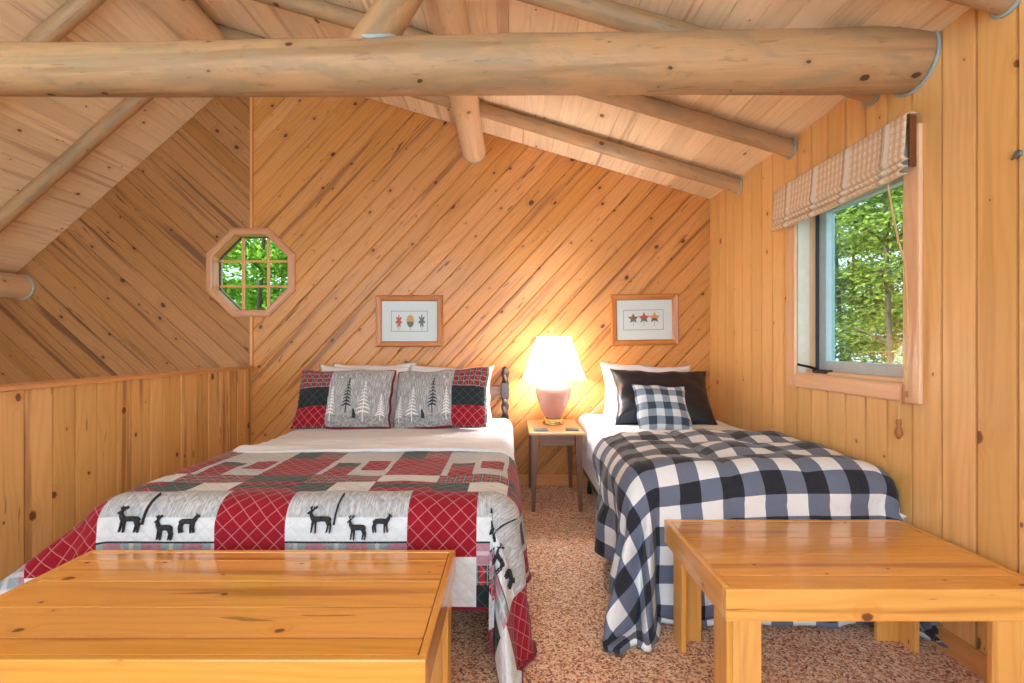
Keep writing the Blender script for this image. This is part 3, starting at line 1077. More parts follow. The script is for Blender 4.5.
class Drape:
    """a rectangular cloth lying on a bed, hanging over its left, right and foot edges"""

    def __init__(self, x0, x1, yf, zt, rc, flare, corner, fold, puff=0.0, seed=0.0, wr=0.0, zmin=.012, xlim=None, phi=(.5, .5), cornerL=None, flareL=0.0, rcL=None):
        self.__dict__.update(x0=x0, x1=x1, yf=yf, zt=zt, rc=rc, flare=flare, corner=corner, fold=fold, puff=puff, seed=seed, wr=wr, zmin=zmin,
                             xlim=xlim, phi=phi, cornerL=corner if cornerL is None else cornerL, flareL=flareL, rcL=rcL)

    def __call__(self, x, y):
        rc, L = self.rc, self.rc * PI / 2
        kleft = 0.0
        sx = 1 if x > (self.x0 + self.x1) / 2 else -1
        ex = self.x1 if sx > 0 else self.x0
        ox = max(0.0, (x - ex) * sx)
        oy = max(0.0, self.yf - y)
        cf = self.corner if sx > 0 else self.cornerL
        r = math.hypot(ox, oy)
        th = math.atan2(oy, ox) if r > 1e-9 else 0
        if self.rcL and sx < 0 and ox > 0:
            rc = rc + (self.rcL - rc) * math.cos(th) ** 2
            aend = math.radians(90 - 36 * math.cos(th) ** 2)
            L = rc * aend
            kleft = math.cos(aend)
        exs = max(0.0, r - L)
        a = min(r, L) / rc
        out = rc * math.sin(a)
        down = rc * (1 - math.cos(a))
        px = x if ox == 0 else ex
        py = y if oy == 0 else self.yf
        w = math.sin(2 * th) if (ox > 0 and oy > 0) else 0.0
        if ox > 0 and oy == 0:
            fd = sstep(0, .35, y - self.yf)
            fo = self.fold * fd * (math.sin(y * 13 + self.seed) + .5 * math.sin(y * 29 + 2 * self.seed))
        elif oy > 0 and ox == 0:
            dd = min(x - self.x0, self.x1 - x)
            fd = sstep(0, .3, dd)
            fo = self.fold * .5 * fd * (math.sin(x * 11 + self.seed) + .5 * math.sin(x * 25 + self.seed))
        else:
            fo = 0.0
        k = self.flare * (.5 + .5 * (oy > 0 and ox == 0)) if w == 0 else self.flare * .75
        kx = self.flare + kleft
        if self.flareL and sx < 0 and ox > 0:
            kx += self.flareL * sstep(2.7, 2.1, y) * math.cos(th) ** 2
        k = kx + fo + cf * w * (1 + .5 * math.sin(th * 11 + self.seed))
        k = max(-.1, min(.93, k))
        out += exs * k
        down += exs * math.sqrt(1 - k * k)
        z = self.zt - down
        if z < self.zmin:
            out += (self.zmin - z) * .45
            z = self.zmin + .012 * abs(noise.noise(Vector((x * 9, y * 9, self.seed))))
        if ox > 0 and oy > 0:
            t = th / (PI / 2)
            p = self.phi[1] if sx > 0 else self.phi[0]
            t2 = t ** (math.log(p) / math.log(.5)) if p < 1 else 1 - (1 - t) ** p
            ph = t2 * PI / 2
        else:
            ph = th
        px += sx * math.cos(ph) * out if ox > 0 else 0
        py -= math.sin(ph) * out if oy > 0 else 0
        if self.wr:
            n = noise.noise(Vector((x * 4.2, y * 4.2, self.seed))) + .5 * noise.noise(Vector((x * 10, y * 10, self.seed + 5)))
            q = self.wr * n
            if z > self.zmin + .03:
                if r == 0:
                    z += q
                else:
                    px += sx * math.cos(ph) * q * (ox > 0)
                    py -= math.sin(ph) * q * (oy > 0)
                    z += q * .3
        if self.puff:
            # quilted puffs between tie points
            g = abs(math.sin(x * PI / .33 + self.seed)) * abs(math.sin(y * PI / .33 + .7))
            q = self.puff * math.sqrt(g)
            fa = min(1.0, r / L) if L > 0 else 0
            z += q * (1 - fa)
            if fa > 0:
                px += sx * math.cos(ph) * q * fa * .7 * (ox > 0)
                py -= math.sin(ph) * q * fa * .7 * (oy > 0)
        if self.xlim and px > self.xlim:
            px = self.xlim
        return Vector((px, py, z))

    def normal(self, x, y):
        e = .006
        a = self(x + e, y) - self(x - e, y)
        b = self(x, y + e) - self(x, y - e)
        n = a.cross(b)
        return n.normalized() if n.length > 1e-9 else Vector((0, 0, 1))


def lines(a, b, step, cuts=()):
    """grid lines from a to b with the given cuts kept exactly"""
    pts = sorted({round(c, 5) for c in cuts if a < c < b} | {a, b})
    out = [pts[0]]
    for p, q in zip(pts, pts[1:]):
        n = max(1, int(math.ceil((q - p) / step)))
        for i in range(1, n + 1):
            out.append(p + (q - p) * i / n)
    return out


def stroke(mb, pts, place, mat, step=.012):
    """a line of changing width [(x, y, w)...] laid on a surface"""
    P = []
    for (x0, y0, w0), (x1, y1, w1) in zip(pts, pts[1:]):
        L = math.hypot(x1 - x0, y1 - y0)
        n = max(1, int(L / step))
        for i in range(n):
            t = i / n
            P.append((x0 + (x1 - x0) * t, y0 + (y1 - y0) * t, w0 + (w1 - w0) * t))
    P.append(pts[-1])
    prev = None
    for i, (x, y, w) in enumerate(P):
        a, b = P[max(0, i - 1)], P[min(len(P) - 1, i + 1)]
        dx, dy = b[0] - a[0], b[1] - a[1]
        L = math.hypot(dx, dy) or 1
        nx, ny = -dy / L * w / 2, dx / L * w / 2
        cur = (place(x + nx, y + ny), place(x - nx, y - ny))
        if prev:
            mb.poly([prev[0], prev[1], cur[1], cur[0]], [(0, 0)] * 4, mat, .5, True)
        prev = cur


def deer(antlers=True):
    S = [[(.20, .60, .16), (.35, .56, .22), (.60, .57, .21), (.84, .56, .20), (.92, .55, .10)],
         [(.24, .60, .16), (.15, .76, .10), (.12, .84, .07)],
         [(.16, .86, .08), (.10, .83, .075), (.01, .77, .035)],
         [(.16, .88, .04), (.22, .93, .01)],
         [(.92, .60, .05), (.96, .50, .03)],
         [(.27, .50, .08), (.24, .28, .045), (.20, .02, .03)],
         [(.36, .48, .07), (.37, .25, .04), (.36, .0, .03)],
         [(.80, .50, .10), (.86, .30, .05), (.80, .02, .03)],
         [(.88, .50, .09), (.97, .28, .045), (.93, .0, .03)]]
    if antlers:
        S += [[(.15, .88, .02), (.10, .97, .02), (.14, 1.08, .012)], [(.17, .88, .02), (.26, .98, .02), (.36, 1.04, .012)],
              [(.10, .97, .014), (.02, 1.04, .01)], [(.24, .96, .014), (.24, 1.06, .01)], [(.30, 1.0, .014), (.30, 1.09, .01)]]
    return S


# ------------------------------------------------------------------ left bed
BX0, BX1, BYF = -1.53, .015, 1.80
bed1 = thing('queen_bed', ((BX0 + BX1) / 2, 2.8, 0), 'bigger bed with dark turned headboard between the half wall and nightstand', 'bed')
mb = MB()
mb.box((BX0 + .02, BYF + .04, .13), (BX1 - .02, D - .10, .33), .03, seg=3)
mb.build('box_spring', M['white_sheet'], bed1)
mb = MB()
mb.box((BX0 + .005, BYF + .03, .33), (BX1 - .005, D - .09, .548), .07, seg=5)
o = mb.build('mattress', M['white_sheet'], bed1)
for p in o.data.polygons:
    p.use_smooth = True
mb = MB()
for y in (1.95, 2.8, 3.7):
    mb.box((BX0 + .05, y - .02, .10), (BX1 - .05, y + .02, .128), .003)
for x in (BX0 + .06, BX1 - .06):
    mb.box((x - .02, BYF + .1, .10), (x + .02, D - .08, .13), .003)
    for y in (2.0, 3.7):
        mb.tube([(x, y, 0), (x, y, .1)], .02, 12)
mb.build('bed_frame', M['dark_metal'], bed1)
HY = D - .055
hbp = thing('headboard', (-.73, HY, 0), 'x', 'x')
del hbp['label'], hbp['category']
hbp.parent = bed1
hbp.location = Vector((-.73, HY, 0)) - Vector(bed1.location)


def turned_post(px):
    mb = MB()
    prof = [(.026, 0), (.028, .02), (.026, .44), (.030, .46), (.032, .50)]
    mb.lathe(prof, (px, HY, 0), 20)
    # rope twist above and below the square block
    for z0, z1 in ((.50, .73), (.845, .925)):
        P, U = [], []
        n = int((z1 - z0) / .006)
        for i in range(n + 1):
            z = z0 + (z1 - z0) * i / n
            row, ur = [], []
            for j in range(25):
                a = 2 * PI * (j % 24) / 24
                tw = a * 2 + z * 70
                r = .026 + .007 * math.sin(tw)
                row.append((px + r * math.cos(a), HY + r * math.sin(a), z))
                ur.append((z, a * .03))
            P.append(row)
            U.append(ur)
        mb.grid(P, U)
    mb.box((px - .033, HY - .033, .72), (px + .033, HY + .033, .85), .006, axis=2, tone=.4)
    mb.lathe([(.030, .92), (.034, .93), (.020, .945), (.026, .957), (.022, .968), (.010, .974), (0, .976)], (px, HY, 0), 20)
    mb.build('post', M['black_wood'], hbp)


turned_post(-.048)
turned_post(-1.43)
mb = MB()
mb.box((-1.40, HY - .012, .745), (-.078, HY + .012, .822), .006, axis=0, tone=.9)
mb.build('rail', M['dark_wood'], hbp)
mb = MB()
mb.box((-1.40, HY - .012, .47), (-.078, HY + .012, .54), .006, axis=0, tone=.5)
mb.build('rail', M['dark_wood'], hbp)
for i in range(7):
    x = -1.27 + i * .18
    mb = MB()
    mb.lathe([(.010, .54), (.014, .58), (.009, .60), (.016, .645), (.009, .69), (.014, .71), (.010, .745)], (x, HY, 0), 14)
    mb.build('spindle', M['dark_wood'], hbp)

# turned back sheet between quilt and pillows
dr = Drape(BX0 + .07, BX1 - .075, 0.0, .568, .075, .02, 0, .05, 0, 4.0, .008)
mb = MB()
xs = lines(BX0 - .22, BX1 + .20, .03)
ys = lines(2.55, D - .12, .02)
P, U = [], []
for x in xs:
    row, ur = [], []
    for y in ys:
        xx = x
        p = dr(xx, y)
        # soft creases of the turned back edge
        edge = sstep(2.95, 2.5, y)
        p.z += .026 * sstep(2.85, 2.62, y) - .012 * sstep(2.575, 2.55, y) + .016 * math.sin(y * 55 + 1.6 * math.sin(x * 3.1)) * sstep(3.25, 2.8, y) * (p.z > .5) * (.4 + noise.noise(Vector((x * 2, y * 3, 1))))
        row.append(p)
        ur.append((x, y))
    P.append(row)
    U.append(ur)
mb.grid(P, U)
o = mb.build('turned_back_sheet', M['white_sheet'])
tag(o, 'white sheet turned back below the pillow shams of the quilt bed', 'sheet')
sol = o.modifiers.new('thick', 'SOLIDIFY'); sol.thickness = .006; sol.offset = -1

# the patchwork quilt
QT = 2.60                      # top edge
QX0, QX1 = -1.88, .575
QB = 1.19                      # length
quilt = Drape(BX0 + .06, BX1 - .085, 1.86, .578, .105, .07, .24, .05, 0, 1.3, .009, phi=(.42, 4.0), cornerL=.22, rcL=.20)
foot_cols = []                 # deer / red columns of the foot row
x = -1.785
while x < .6:
    foot_cols.append(('red', x, x + .255)); foot_cols.append(('deer', x + .255, x + .702)); x += .702
foot_cols.insert(0, ('deer', -2.2, -1.785))
up_cols = []
x = -2.22
while x < .6:
    up_cols.append(('red', x, x + .25)); up_cols.append(('grey', x + .25, x + .553)); x += .553
xcut = [c for q in foot_cols + up_cols for c in q[1:]]
for q in up_cols:
    if q[0] == 'grey':
        xcut += [q[1] + .03, q[1] + .14, q[1] + .17, q[1] + .28]
    else:
        xcut += [q[1] + .12]
rowcut = [.10, .18, .24, .27, .34, .39, .49, .54, .60, .64, .68, .72, .86, .945, .952, 1.0, 1.03, 1.10, QB - .014]
mats = ['q_red', 'q_green', 'q_white', 'q_grey', 'q_pale', 'q_plaid', 'q_soft_plaid', 'q_binding', 'q_navy']
QM = {k: i for i, k in enumerate(mats)}


def qpatch(x, b):
    if b > QB - .014 or x < QX0 + .012 or x > QX1 - .012:
        return 'q_binding'
    if b >= .72:
        for k, a, c in foot_cols:
            if a <= x < c:
                t = (x - a) / (c - a)
                if k == 'red':
                    if b < 1.0: return 'q_red'
                    return 'q_white'
                if b < .86: return 'q_grey'
                if b < .945: return 'q_white'
                if b < .952: return 'q_navy'
                if b < 1.03: return 'q_soft_plaid'
                if x > .2 and b >= 1.06: return 'q_navy'
                if b < 1.10: return 'q_plaid' if t < .5 else 'q_white'
                return 'q_navy' if t < .35 else 'q_pale'
        return 'q_white'
    for i, (k, a, c) in enumerate(up_cols):
        if a <= x < c:
            t = x - a
            if b < .18:
                if k == 'red':
                    if b < .02: return 'q_pale'
                    return 'q_green' if t < .12 else 'q_plaid'
                return 'q_pale'
            if b < .49:
                if k == 'red': return 'q_red'
                s1, s2 = .03 <= t < .14, .17 <= t < .28
                if s1 and .27 <= b < .34: return 'q_green'
                if s1 and .34 <= b < .49: return 'q_red'
                if s2 and .24 <= b < .39: return 'q_red'
                return 'q_pale'
            if b < .60:
                if k == 'red': return 'q_white' if i % 4 else 'q_green'
                return 'q_plaid'
            if k == 'red':
                if .64 <= b < .68: return 'q_green'
                return 'q_red'
            return 'q_white' if t > .14 else 'q_green'
    return 'q_white'


xs = lines(QX0, QX1, .014, xcut + [QX0 + .012, QX1 - .012])
bs = lines(0, QB, .014, rowcut)
mb = MB()
P = [[quilt(x, QT - b) for b in bs] for x in xs]
# lift the top edge slightly over the sheet
U = [[(x, QT - b) for b in bs] for x in xs]


def qmat(i, j):
    return QM[qpatch((xs[i] + xs[i + 1]) / 2, (bs[j] + bs[j + 1]) / 2)]


P2 = [r[::-1] for r in P]
U2 = [r[::-1] for r in U]
nb = len(bs)
mb.grid(P2, U2, lambda i, j: qmat(i, nb - 2 - j))


def qplace(x, y):      # x cloth, y = b
    p = quilt(x, QT - y)
    return p + quilt.normal(x, QT - y) * .0035


for k, a, c in foot_cols:
    if k != 'deer' or a > .3 or a < -1.6:
        continue
    for (cx, feet, wd, hh, ant, fl) in ((a + .082, .912, .092, .082, True, 1), (a + .230, .938, .070, .078, True, 1), (a + .322, .912, .070, .068, False, -1)):
        for st in deer(ant):
            pts = []
            for (sx_, sy_, w_) in st:
                xx = sx_ if fl > 0 else 1 - sx_
                pts.append((cx + xx * wd, feet - sy_ * hh, w_ * .085))
            stroke(mb, pts, qplace, len(mats))
    stroke(mb, [(a + .182, .885, .005), (a + .186, .83, .003), (a + .194, .765, .002)], qplace, len(mats))
o = mb.build('patchwork_quilt', [M[k] for k in mats] + [M['deer_black']])
tag(o, 'red, grey and green patchwork quilt with deer prints spread over the bigger bed', 'quilt')
sol = o.modifiers.new('thick', 'SOLIDIFY'); sol.thickness = .010; sol.offset = -1


# ------------------------------------------------------------------ pillows
def pillow_surface(w, h, T, pinch=.05, flange=0.0, seed=0.0, soft=.006):
    def f(u, v, side):
        ku = 1 - pinch * (1 - abs(v) ** 2.2)
        kv = 1 - pinch * (1 - abs(u) ** 2.2)
        x = u * w / 2 * ku
        z = v * h / 2 * kv
        e = max(abs(u), abs(v))
        t = max(0.0, 1 - abs(u) ** 3.2) ** .62 * max(0.0, 1 - abs(v) ** 3.2) ** .62
        if flange:
            t = max(0.0, 1 - (abs(u) / (1 - flange)) ** 3.2) ** .62 * max(0.0, 1 - (abs(v) / (1 - flange)) ** 3.2) ** .62 if max(abs(u), abs(v)) < 1 - flange else 0
        y = T / 2 * t
        n = noise.noise(Vector((u * 2.3 + seed, v * 2.3, seed))) + .5 * noise.noise(Vector((u * 5 + seed, v * 5, seed + 3)))
        y += soft * n * min(1, t * 3)
        x += .012 * noise.noise(Vector((seed + 7, v * 2.2, u * .7))) * abs(u)
        z += .014 * noise.noise(Vector((u * 2.2, seed + 3, v * .7))) * abs(v)
        return Vector((x, -side * (y + .002), z))
    return f


def pose(c, tilt, yaw=0.0, roll=0.0):
    return Matrix.Translation(Vector(c)) @ Matrix.Rotation(yaw, 4, 'Z') @ Matrix.Rotation(-tilt, 4, 'X') @ Matrix.Rotation(roll, 4, 'Y')


def make_pillow(name, w, h, T, c, tilt, yaw, mats, label, cat='pillow', group=None, roll=0.0, ucuts=(), matf=None, flange=0.0, seed=0.0,
                pinch=.05, extra=None, soft=.006):
    f = pillow_surface(w, h, T, pinch, flange, seed, soft)
    Mx = pose(c, tilt, yaw, roll)
    us = lines(-1, 1, .05, ucuts)
    vs = lines(-1, 1, .05, (-.36, .28))
    mb = MB()
    for side in (1, -1):
        P = [[Mx @ f(u, v, side) for v in vs] for u in us]
        U = [[(u * w / 2, v * h / 2) for v in vs] for u in us]
        if side == -1:
            P, U = P[::-1], U[::-1]

        def mf(i, j):
            if matf is None or side < 0:
                return 0
            return matf((us[i] + us[i + 1]) / 2, (vs[j] + vs[j + 1]) / 2)
        mb.grid(P, U, mf)
    # join both skins along the rim
    if extra:
        def place(x, y):
            u, v = x * 2 / w, y * 2 / h
            return Mx @ (f(u, v, 1) + Vector((0, -.003, 0)))
        extra(mb, place)
    o = mb.build(name, mats)
    bm = bmesh.new()
    bm.from_mesh(o.data)
    bmesh.ops.remove_doubles(bm, verts=bm.verts[:], dist=.0045 if not extra else .0)
    bm.to_mesh(o.data)
    bm.free()
    # origin at the foot of the pillow
    base = Vector(c)
    o.data.transform(Matrix.Translation(-base))
    o.location = base
    return tag(o, label, cat, group)


def pine_print(mb, place, x, y0, hgt, mat, wide=.05):
    stroke(mb, [(x, y0, .007), (x, y0 + hgt * .5, .005), (x, y0 + hgt, .002)], place, mat)
    n = 9
    for i in range(n):
        t = i / (n - 1)
        y = y0 + hgt * (.22 + .74 * t)
        wd = wide * (1 - t) ** .8 * random.uniform(.75, 1.1) + .004
        for s in (-1, 1):
            stroke(mb, [(x, y + .006, .012 * (1 - t * .6)), (x + s * wd * .6, y - .004, .010 * (1 - t * .6)), (x + s * wd, y - .013, .002)], place, mat)


shm = [M['sham_grey'], M['q_red'], M['q_navy'], M['q_plaid'], M['sham_taupe'], M['print_white'], M['deer_black'], M['q_binding']]


def sham_mat(flip):
    def mf(u, v):
        uu = -u if flip else u
        if abs(u) > .965 or abs(v) > .96:
            return 3 if uu < -.3 else 7
        if uu < -.30:
            if v < -.36: return 1
            if v < .28: return 2
            return 3
        if v < -.62: return 4
        return 0
    return mf


def sham_print(flip, w, h):
    def ex(mb, place):
        s = -1 if flip else 1
        random.seed(5 if flip else 9)
        base = -h * .40
        trees = ((-.072, .25, .026, 0), (.035, .27, .036, 1), (.155, .29, .046, 0), (.275, .20, .032, 0)) if not flip else \
            ((-.285, .20, .030, 0), (-.185, .26, .042, 0), (-.035, .27, .036, 1), (.066, .24, .028, 0))
        for x, hh, wd, dark in trees:
            pine_print(mb, place, x, base + (.05 if dark else 0), hh, 6 if dark else 5, wd)
        bx = .095 if not flip else -.105
        stroke(mb, [(bx, base + .02, .026), (bx, base + .045, .024), (bx - .003, base + .065, .014), (bx - .008, base + .078, .012)], place, 6)
        # moon
        mx = -.03 if not flip else .03
        stroke(mb, [(mx, h * .30, .004), (mx + .006, h * .30 + .006, .014), (mx + .012, h * .30 + .012, .004)], place, 5)
    return ex


make_pillow('bed_pillow', .70, .46, .17, (-1.14, 3.66, .775), math.radians(20), .03, M['white_pillow'],
            'white pillow behind the left patchwork sham, nearest the sham', 'pillow', 'white pillows on the quilt bed', roll=.02, seed=1, pinch=.1, soft=.014)
make_pillow('bed_pillow', .68, .46, .16, (-1.08, 3.77, .785), math.radians(14), 0, M['white_pillow'],
            'white pillow behind the left patchwork sham, touching the headboard', 'pillow', 'white pillows on the quilt bed', roll=-.01, seed=2, pinch=.1, soft=.014)
make_pillow('bed_pillow', .66, .46, .18, (-.46, 3.68, .775), math.radians(20), -.02, M['white_pillow'],
            'white pillow behind the right patchwork sham', 'pillow', 'white pillows on the quilt bed', roll=.0, seed=3, pinch=.1, soft=.014)
make_pillow('pillow_sham', .68, .45, .16, (-1.180, 3.42, .765), math.radians(27), .06, shm,
            'left patchwork sham, red and plaid blocks on its left side', 'pillow', 'patchwork shams', ucuts=(-.30, -.965, .965),
            matf=sham_mat(False), soft=.012, seed=11, extra=sham_print(False, .70, .45), roll=.01, pinch=.03)
make_pillow('pillow_sham', .68, .45, .17, (-.50, 3.43, .765), math.radians(26), -.16, shm,
            'right patchwork sham, red and plaid blocks on its right side', 'pillow', 'patchwork shams', ucuts=(.30, -.965, .965),
            matf=sham_mat(True), soft=.014, seed=23, extra=sham_print(True, .68, .45), roll=-.07, pinch=.03)

# ------------------------------------------------------------------ right bed
CX0, CX1, CYF = .545, 1.575, 2.04
bed2 = thing('twin_bed', ((CX0 + CX1) / 2, 3.0, 0), 'narrow bed in the corner under the casement window', 'bed')
mb = MB()
mb.box((CX0 + .03, CYF + .03, .15), (CX1 - .01, D - .03, .36), .03, seg=3)
mb.build('box_spring', M['white_sheet'], bed2)
mb = MB()
mb.box((CX0, CYF, .36), (CX1, D - .02, .585), .075, seg=6)
o = mb.build('mattress', M['white_sheet'], bed2)
for p in o.data.polygons:
    p.use_smooth = True
mb = MB()
for x in (CX0 + .06, CX1 - .06):
    mb.box((x - .018, CYF + .08, .115), (x + .018, D - .04, .148), .003)
for y in (2.2, 3.0, 3.75):
    mb.box((CX0 + .08, y - .018, .115), (CX1 - .08, y + .018, .14), .003)
mb.build('bed_frame', M['dark_metal'], bed2)
for x in (CX0 + .06, CX1 - .06):
    for y in (2.2, 3.72):
        mb = MB()
        mb.tube([(x, y, .05), (x, y, .12)], .012, 10)
        mb.tube([(x - .014, y - .01, .027), (x + .014, y - .01, .027)], .027, 16)
        mb.build('caster', M['black_rubber'], bed2)

# fitted sheet hanging at the head end
dr2 = Drape(CX0 + .075, CX1 - .06, 0.0, .592, .075, .0, 0, .07, 0, 2.2, .008, xlim=XR - .012)
mb = MB()
xs = lines(CX0 - .20, CX1 + .10, .03)
ys = lines(2.60, D - .03, .03)
P = [[dr2(x, y) for y in ys] for x in xs]
U = [[(x, y) for y in ys] for x in xs]
mb.grid(P, U)
o = mb.build('bed_sheet', M['white_sheet'])
tag(o, 'white sheet on the narrow bed showing between pillows and check comforter', 'sheet')
sol = o.modifiers.new('thick', 'SOLIDIFY'); sol.thickness = .005; sol.offset = -1

comf = Drape(CX0 + .06, CX1 - .035, 2.115, .628, .115,   .03, .42, .09, .030, .6, .022, zmin=.03, xlim=XR - .014, phi=(.62, .5), cornerL=.30)
comf.corner = .35
mb = MB()
KX0, KX1, KT, KB = CX0 - .53, CX1 + .50, 2.92, 1.50
xs = lines(KX0, KX1, .018)
bs = lines(0, KB, .018)
P, U = [], []
for x in xs:
    row, ur = [], []
    for b in bs:
        y = KT - b - .17 * sstep(1.15, .5, x) * (1 - b / KB)
        p = comf(x, y)
        # rounded top edge
        if b < .06 and x > CX0:
            p.z -= .030 * (1 - b / .06) ** 2
        row.append(p)
        ur.append((x, b))
    P.append(row[::-1])
    U.append(ur[::-1])
mb.grid(P, U)
o = mb.build('check_comforter', M['comforter'])
tag(o, 'navy, grey and white buffalo check comforter hanging over the narrow bed', 'comforter')
sol = o.modifiers.new('thick', 'SOLIDIFY'); sol.thickness = .022; sol.offset = -1

make_pillow('bed_pillow', .72, .48, .17, (1.05, 3.70, .78), math.radians(22), -.03, M['white_pillow'],
            'white pillow leaning on the wall behind the black pillow', 'pillow', None, roll=.03, seed=31, pinch=.1, soft=.014)
make_pillow('bed_pillow', .72, .49, .19, (1.105, 3.50, .765), math.radians(38), -.03, M['black_fabric'],
            'large black pillow on the narrow bed', 'pillow', None, roll=.03, seed=37, soft=.018, pinch=.09)
make_pillow('throw_pillow', .37, .36, .13, (1.03, 3.27, .715), math.radians(34), .03, M['check_pillow'],
            'small blue and white check throw pillow in front of the black pillow', 'pillow', None, roll=.04, seed=41)

# ------------------------------------------------------------------ nightstand
NX0, NX1, NY0, NY1, NH = .135, .50, 3.30, 3.90, .545
ns = thing('nightstand', ((NX0 + NX1) / 2, (NY0 + NY1) / 2, 0), 'small wooden nightstand with tapered dark legs between the two beds', 'nightstand')
mb = MB()
mb.box((NX0 - .01, NY0, NH - .018), (NX1 + .012, NY1, NH), .004, axis=1, tone=.7)
mb.build('tabletop', M['table_top'], ns)
mb = MB()
i_ = .03
mb.box((NX0 + i_ + .03, NY0 + .025, NH - .095), (NX1 - i_ - .03, NY0 + .042, NH - .018), .002, axis=0)
mb.box((NX0 + i_ + .03, NY1 - .042, NH - .095), (NX1 - i_ - .03, NY1 - .025, NH - .018), .002, axis=0)
mb.box((NX0 + .02, NY0 + .04, NH - .095), (NX0 + .036, NY1 - .04, NH - .018), .002, axis=1)
mb.box((NX1 - .036, NY0 + .04, NH - .095), (NX1 - .02, NY1 - .04, NH - .018), .002, axis=1)
mb.build('apron', M['dark_wood'], ns)
for sx in (0, 1):
    for sy in (0, 1):
        mb = MB()
        cx = NX0 + .03 if sx == 0 else NX1 - .03
        cy = NY0 + .03 if sy == 0 else NY1 - .03
        P, U = [], []
        ou = random.uniform(0, 20)
        dx = -1 if sx == 0 else 1
        dy = -1 if sy == 0 else 1
        for z, hw in ((NH - .018, .022), (NH - .10, .022), (0, .012)):
            # taper on the inner faces only
            ax0, ax1 = cx + dx * .022 - dx * 2 * hw, cx + dx * .022
            ay0, ay1 = cy + dy * .022 - dy * 2 * hw, cy + dy * .022
            xa, xb, ya, yb = min(ax0, ax1), max(ax0, ax1), min(ay0, ay1), max(ay0, ay1)
            P.append([(xa, ya, z), (xb, ya, z), (xb, yb, z), (xa, yb, z), (xa, ya, z)])
            U.append([(z + ou, k * .045) for k in range(5)])
        P = P[::-1]; U = U[::-1]
        mb.grid([[Vector(p) for p in r] for r in P], U, 0, .5, False)
        mb.poly([P[0][3], P[0][2], P[0][1], P[0][0]], None)
        mb.build('leg', M['dark_wood'], ns)

# lamp
LX, LY = .325, 3.695
lp = thing('table_lamp', (LX, LY, NH), 'lit table lamp with cream shade and mauve ceramic urn on the nightstand', 'lamp')
mb = MB()
mb.lathe([(0, NH), (.083, NH), (.086, NH + .008), (.078, NH + .016), (.074, NH + .030), (.080, NH + .038), (.070, NH + .046), (0, NH + .046)], (LX, LY, 0), 36)
mb.build('base_ring', M['brass'], lp)
mb = MB()
mb.lathe([(.052, NH + .044), (.062, NH + .055), (.080, NH + .085), (.104, NH + .135), (.124, NH + .19), (.136, NH + .235), (.138, NH + .26), (.128, NH + .285),
          (.10, NH + .305), (.06, NH + .315), (.03, NH + .32), (0, NH + .321)], (LX, LY, 0), 48)
mb.build('urn', M['ceramic'], lp)
mb = MB()
mb.tube([(LX, LY, NH + .315), (LX, LY, NH + .345)], .012, 12)
mb.tube([(LX, LY, NH + .345), (LX, LY, NH + .392)], .018, 12)
for s in (-1, 1):      # harp
    mb.tube([(LX + s * .016, LY, NH + .345), (LX + s * .055, LY, NH + .41), (LX + s * .058, LY, NH + .54), (LX + s * .03, LY, NH + .65), (LX, LY, NH + .672)], .003, 8)
mb.tube([(LX, LY, NH + .672), (LX, LY, NH + .70)], [.006, .009], 10)
mb.build('stem', M['brass'], lp)
mb = MB()
zb, zt = .895, 1.212
bw, bd, tw, td = .230, .205, .122, .105


def shade_ring(hw, hd, z):
    c = .16
    pts = [(-hw, -hd * (1 - c)), (-hw * (1 - c), -hd), (hw * (1 - c), -hd), (hw, -hd * (1 - c)), (hw, hd * (1 - c)), (hw * (1 - c), hd), (-hw * (1 - c), hd), (-hw, hd * (1 - c))]
    pts.append(pts[0])
    return [Vector((LX + a, LY + b, z)) for a, b in pts]


P, U = [], []
for i in range(9):
    t = i / 8
    k = t ** .88
    P.append(shade_ring(bw + (tw - bw) * k, bd + (td - bd) * k, zb + (zt - zb) * t))
    U.append([(j * .1, t) for j in range(9)])
mb.grid(P, U, 0, .5, False)
o = mb.build('lamp_shade', M['shade'], lp)
mb = MB()
for z, hw, hd in ((zb, bw, bd), (zt, tw, td)):
    P = shade_ring(hw, hd, z)
    mb = MB()
    mb.tube(P, .0035, 8, False)
    mb.build('shade_trim', M['white_pillow'], lp)
N = NT('warm_bulb')
e = N.n('ShaderNodeEmission'); e.inputs[0].default_value = (1, .86, .66, 1); e.inputs[1].default_value = 30
N.link(e.outputs[0], N.out.inputs[0])
mb = MB()
mb.lathe([(0, NH + .475), (.018, NH + .472), (.03, NH + .45), (.03, NH + .43), (.02, NH + .405), (.014, NH + .39)], (LX, LY, 0), 20)
mb.build('bulb', N.mat, lp)

for (x, y, lab, rot) in ((.212, 3.41, 'dark green coaster left of the lamp on the nightstand', .05), (.435, 3.42, 'dark green coaster right of the lamp on the nightstand', -.08)):
    mb = MB()
    mb.box((-.048, -.048, 0), (.048, .048, .008), .003, M=Matrix.Translation((x, y, NH)) @ Matrix.Rotation(rot, 4, 'Z'))
    mb.box((-.038, -.038, .0075), (.038, .038, .010), .002, M=Matrix.Translation((x, y, NH)) @ Matrix.Rotation(rot, 4, 'Z'))
    tag(mb.build('coaster', M['coaster']), lab, 'coaster', 'coasters on the nightstand')


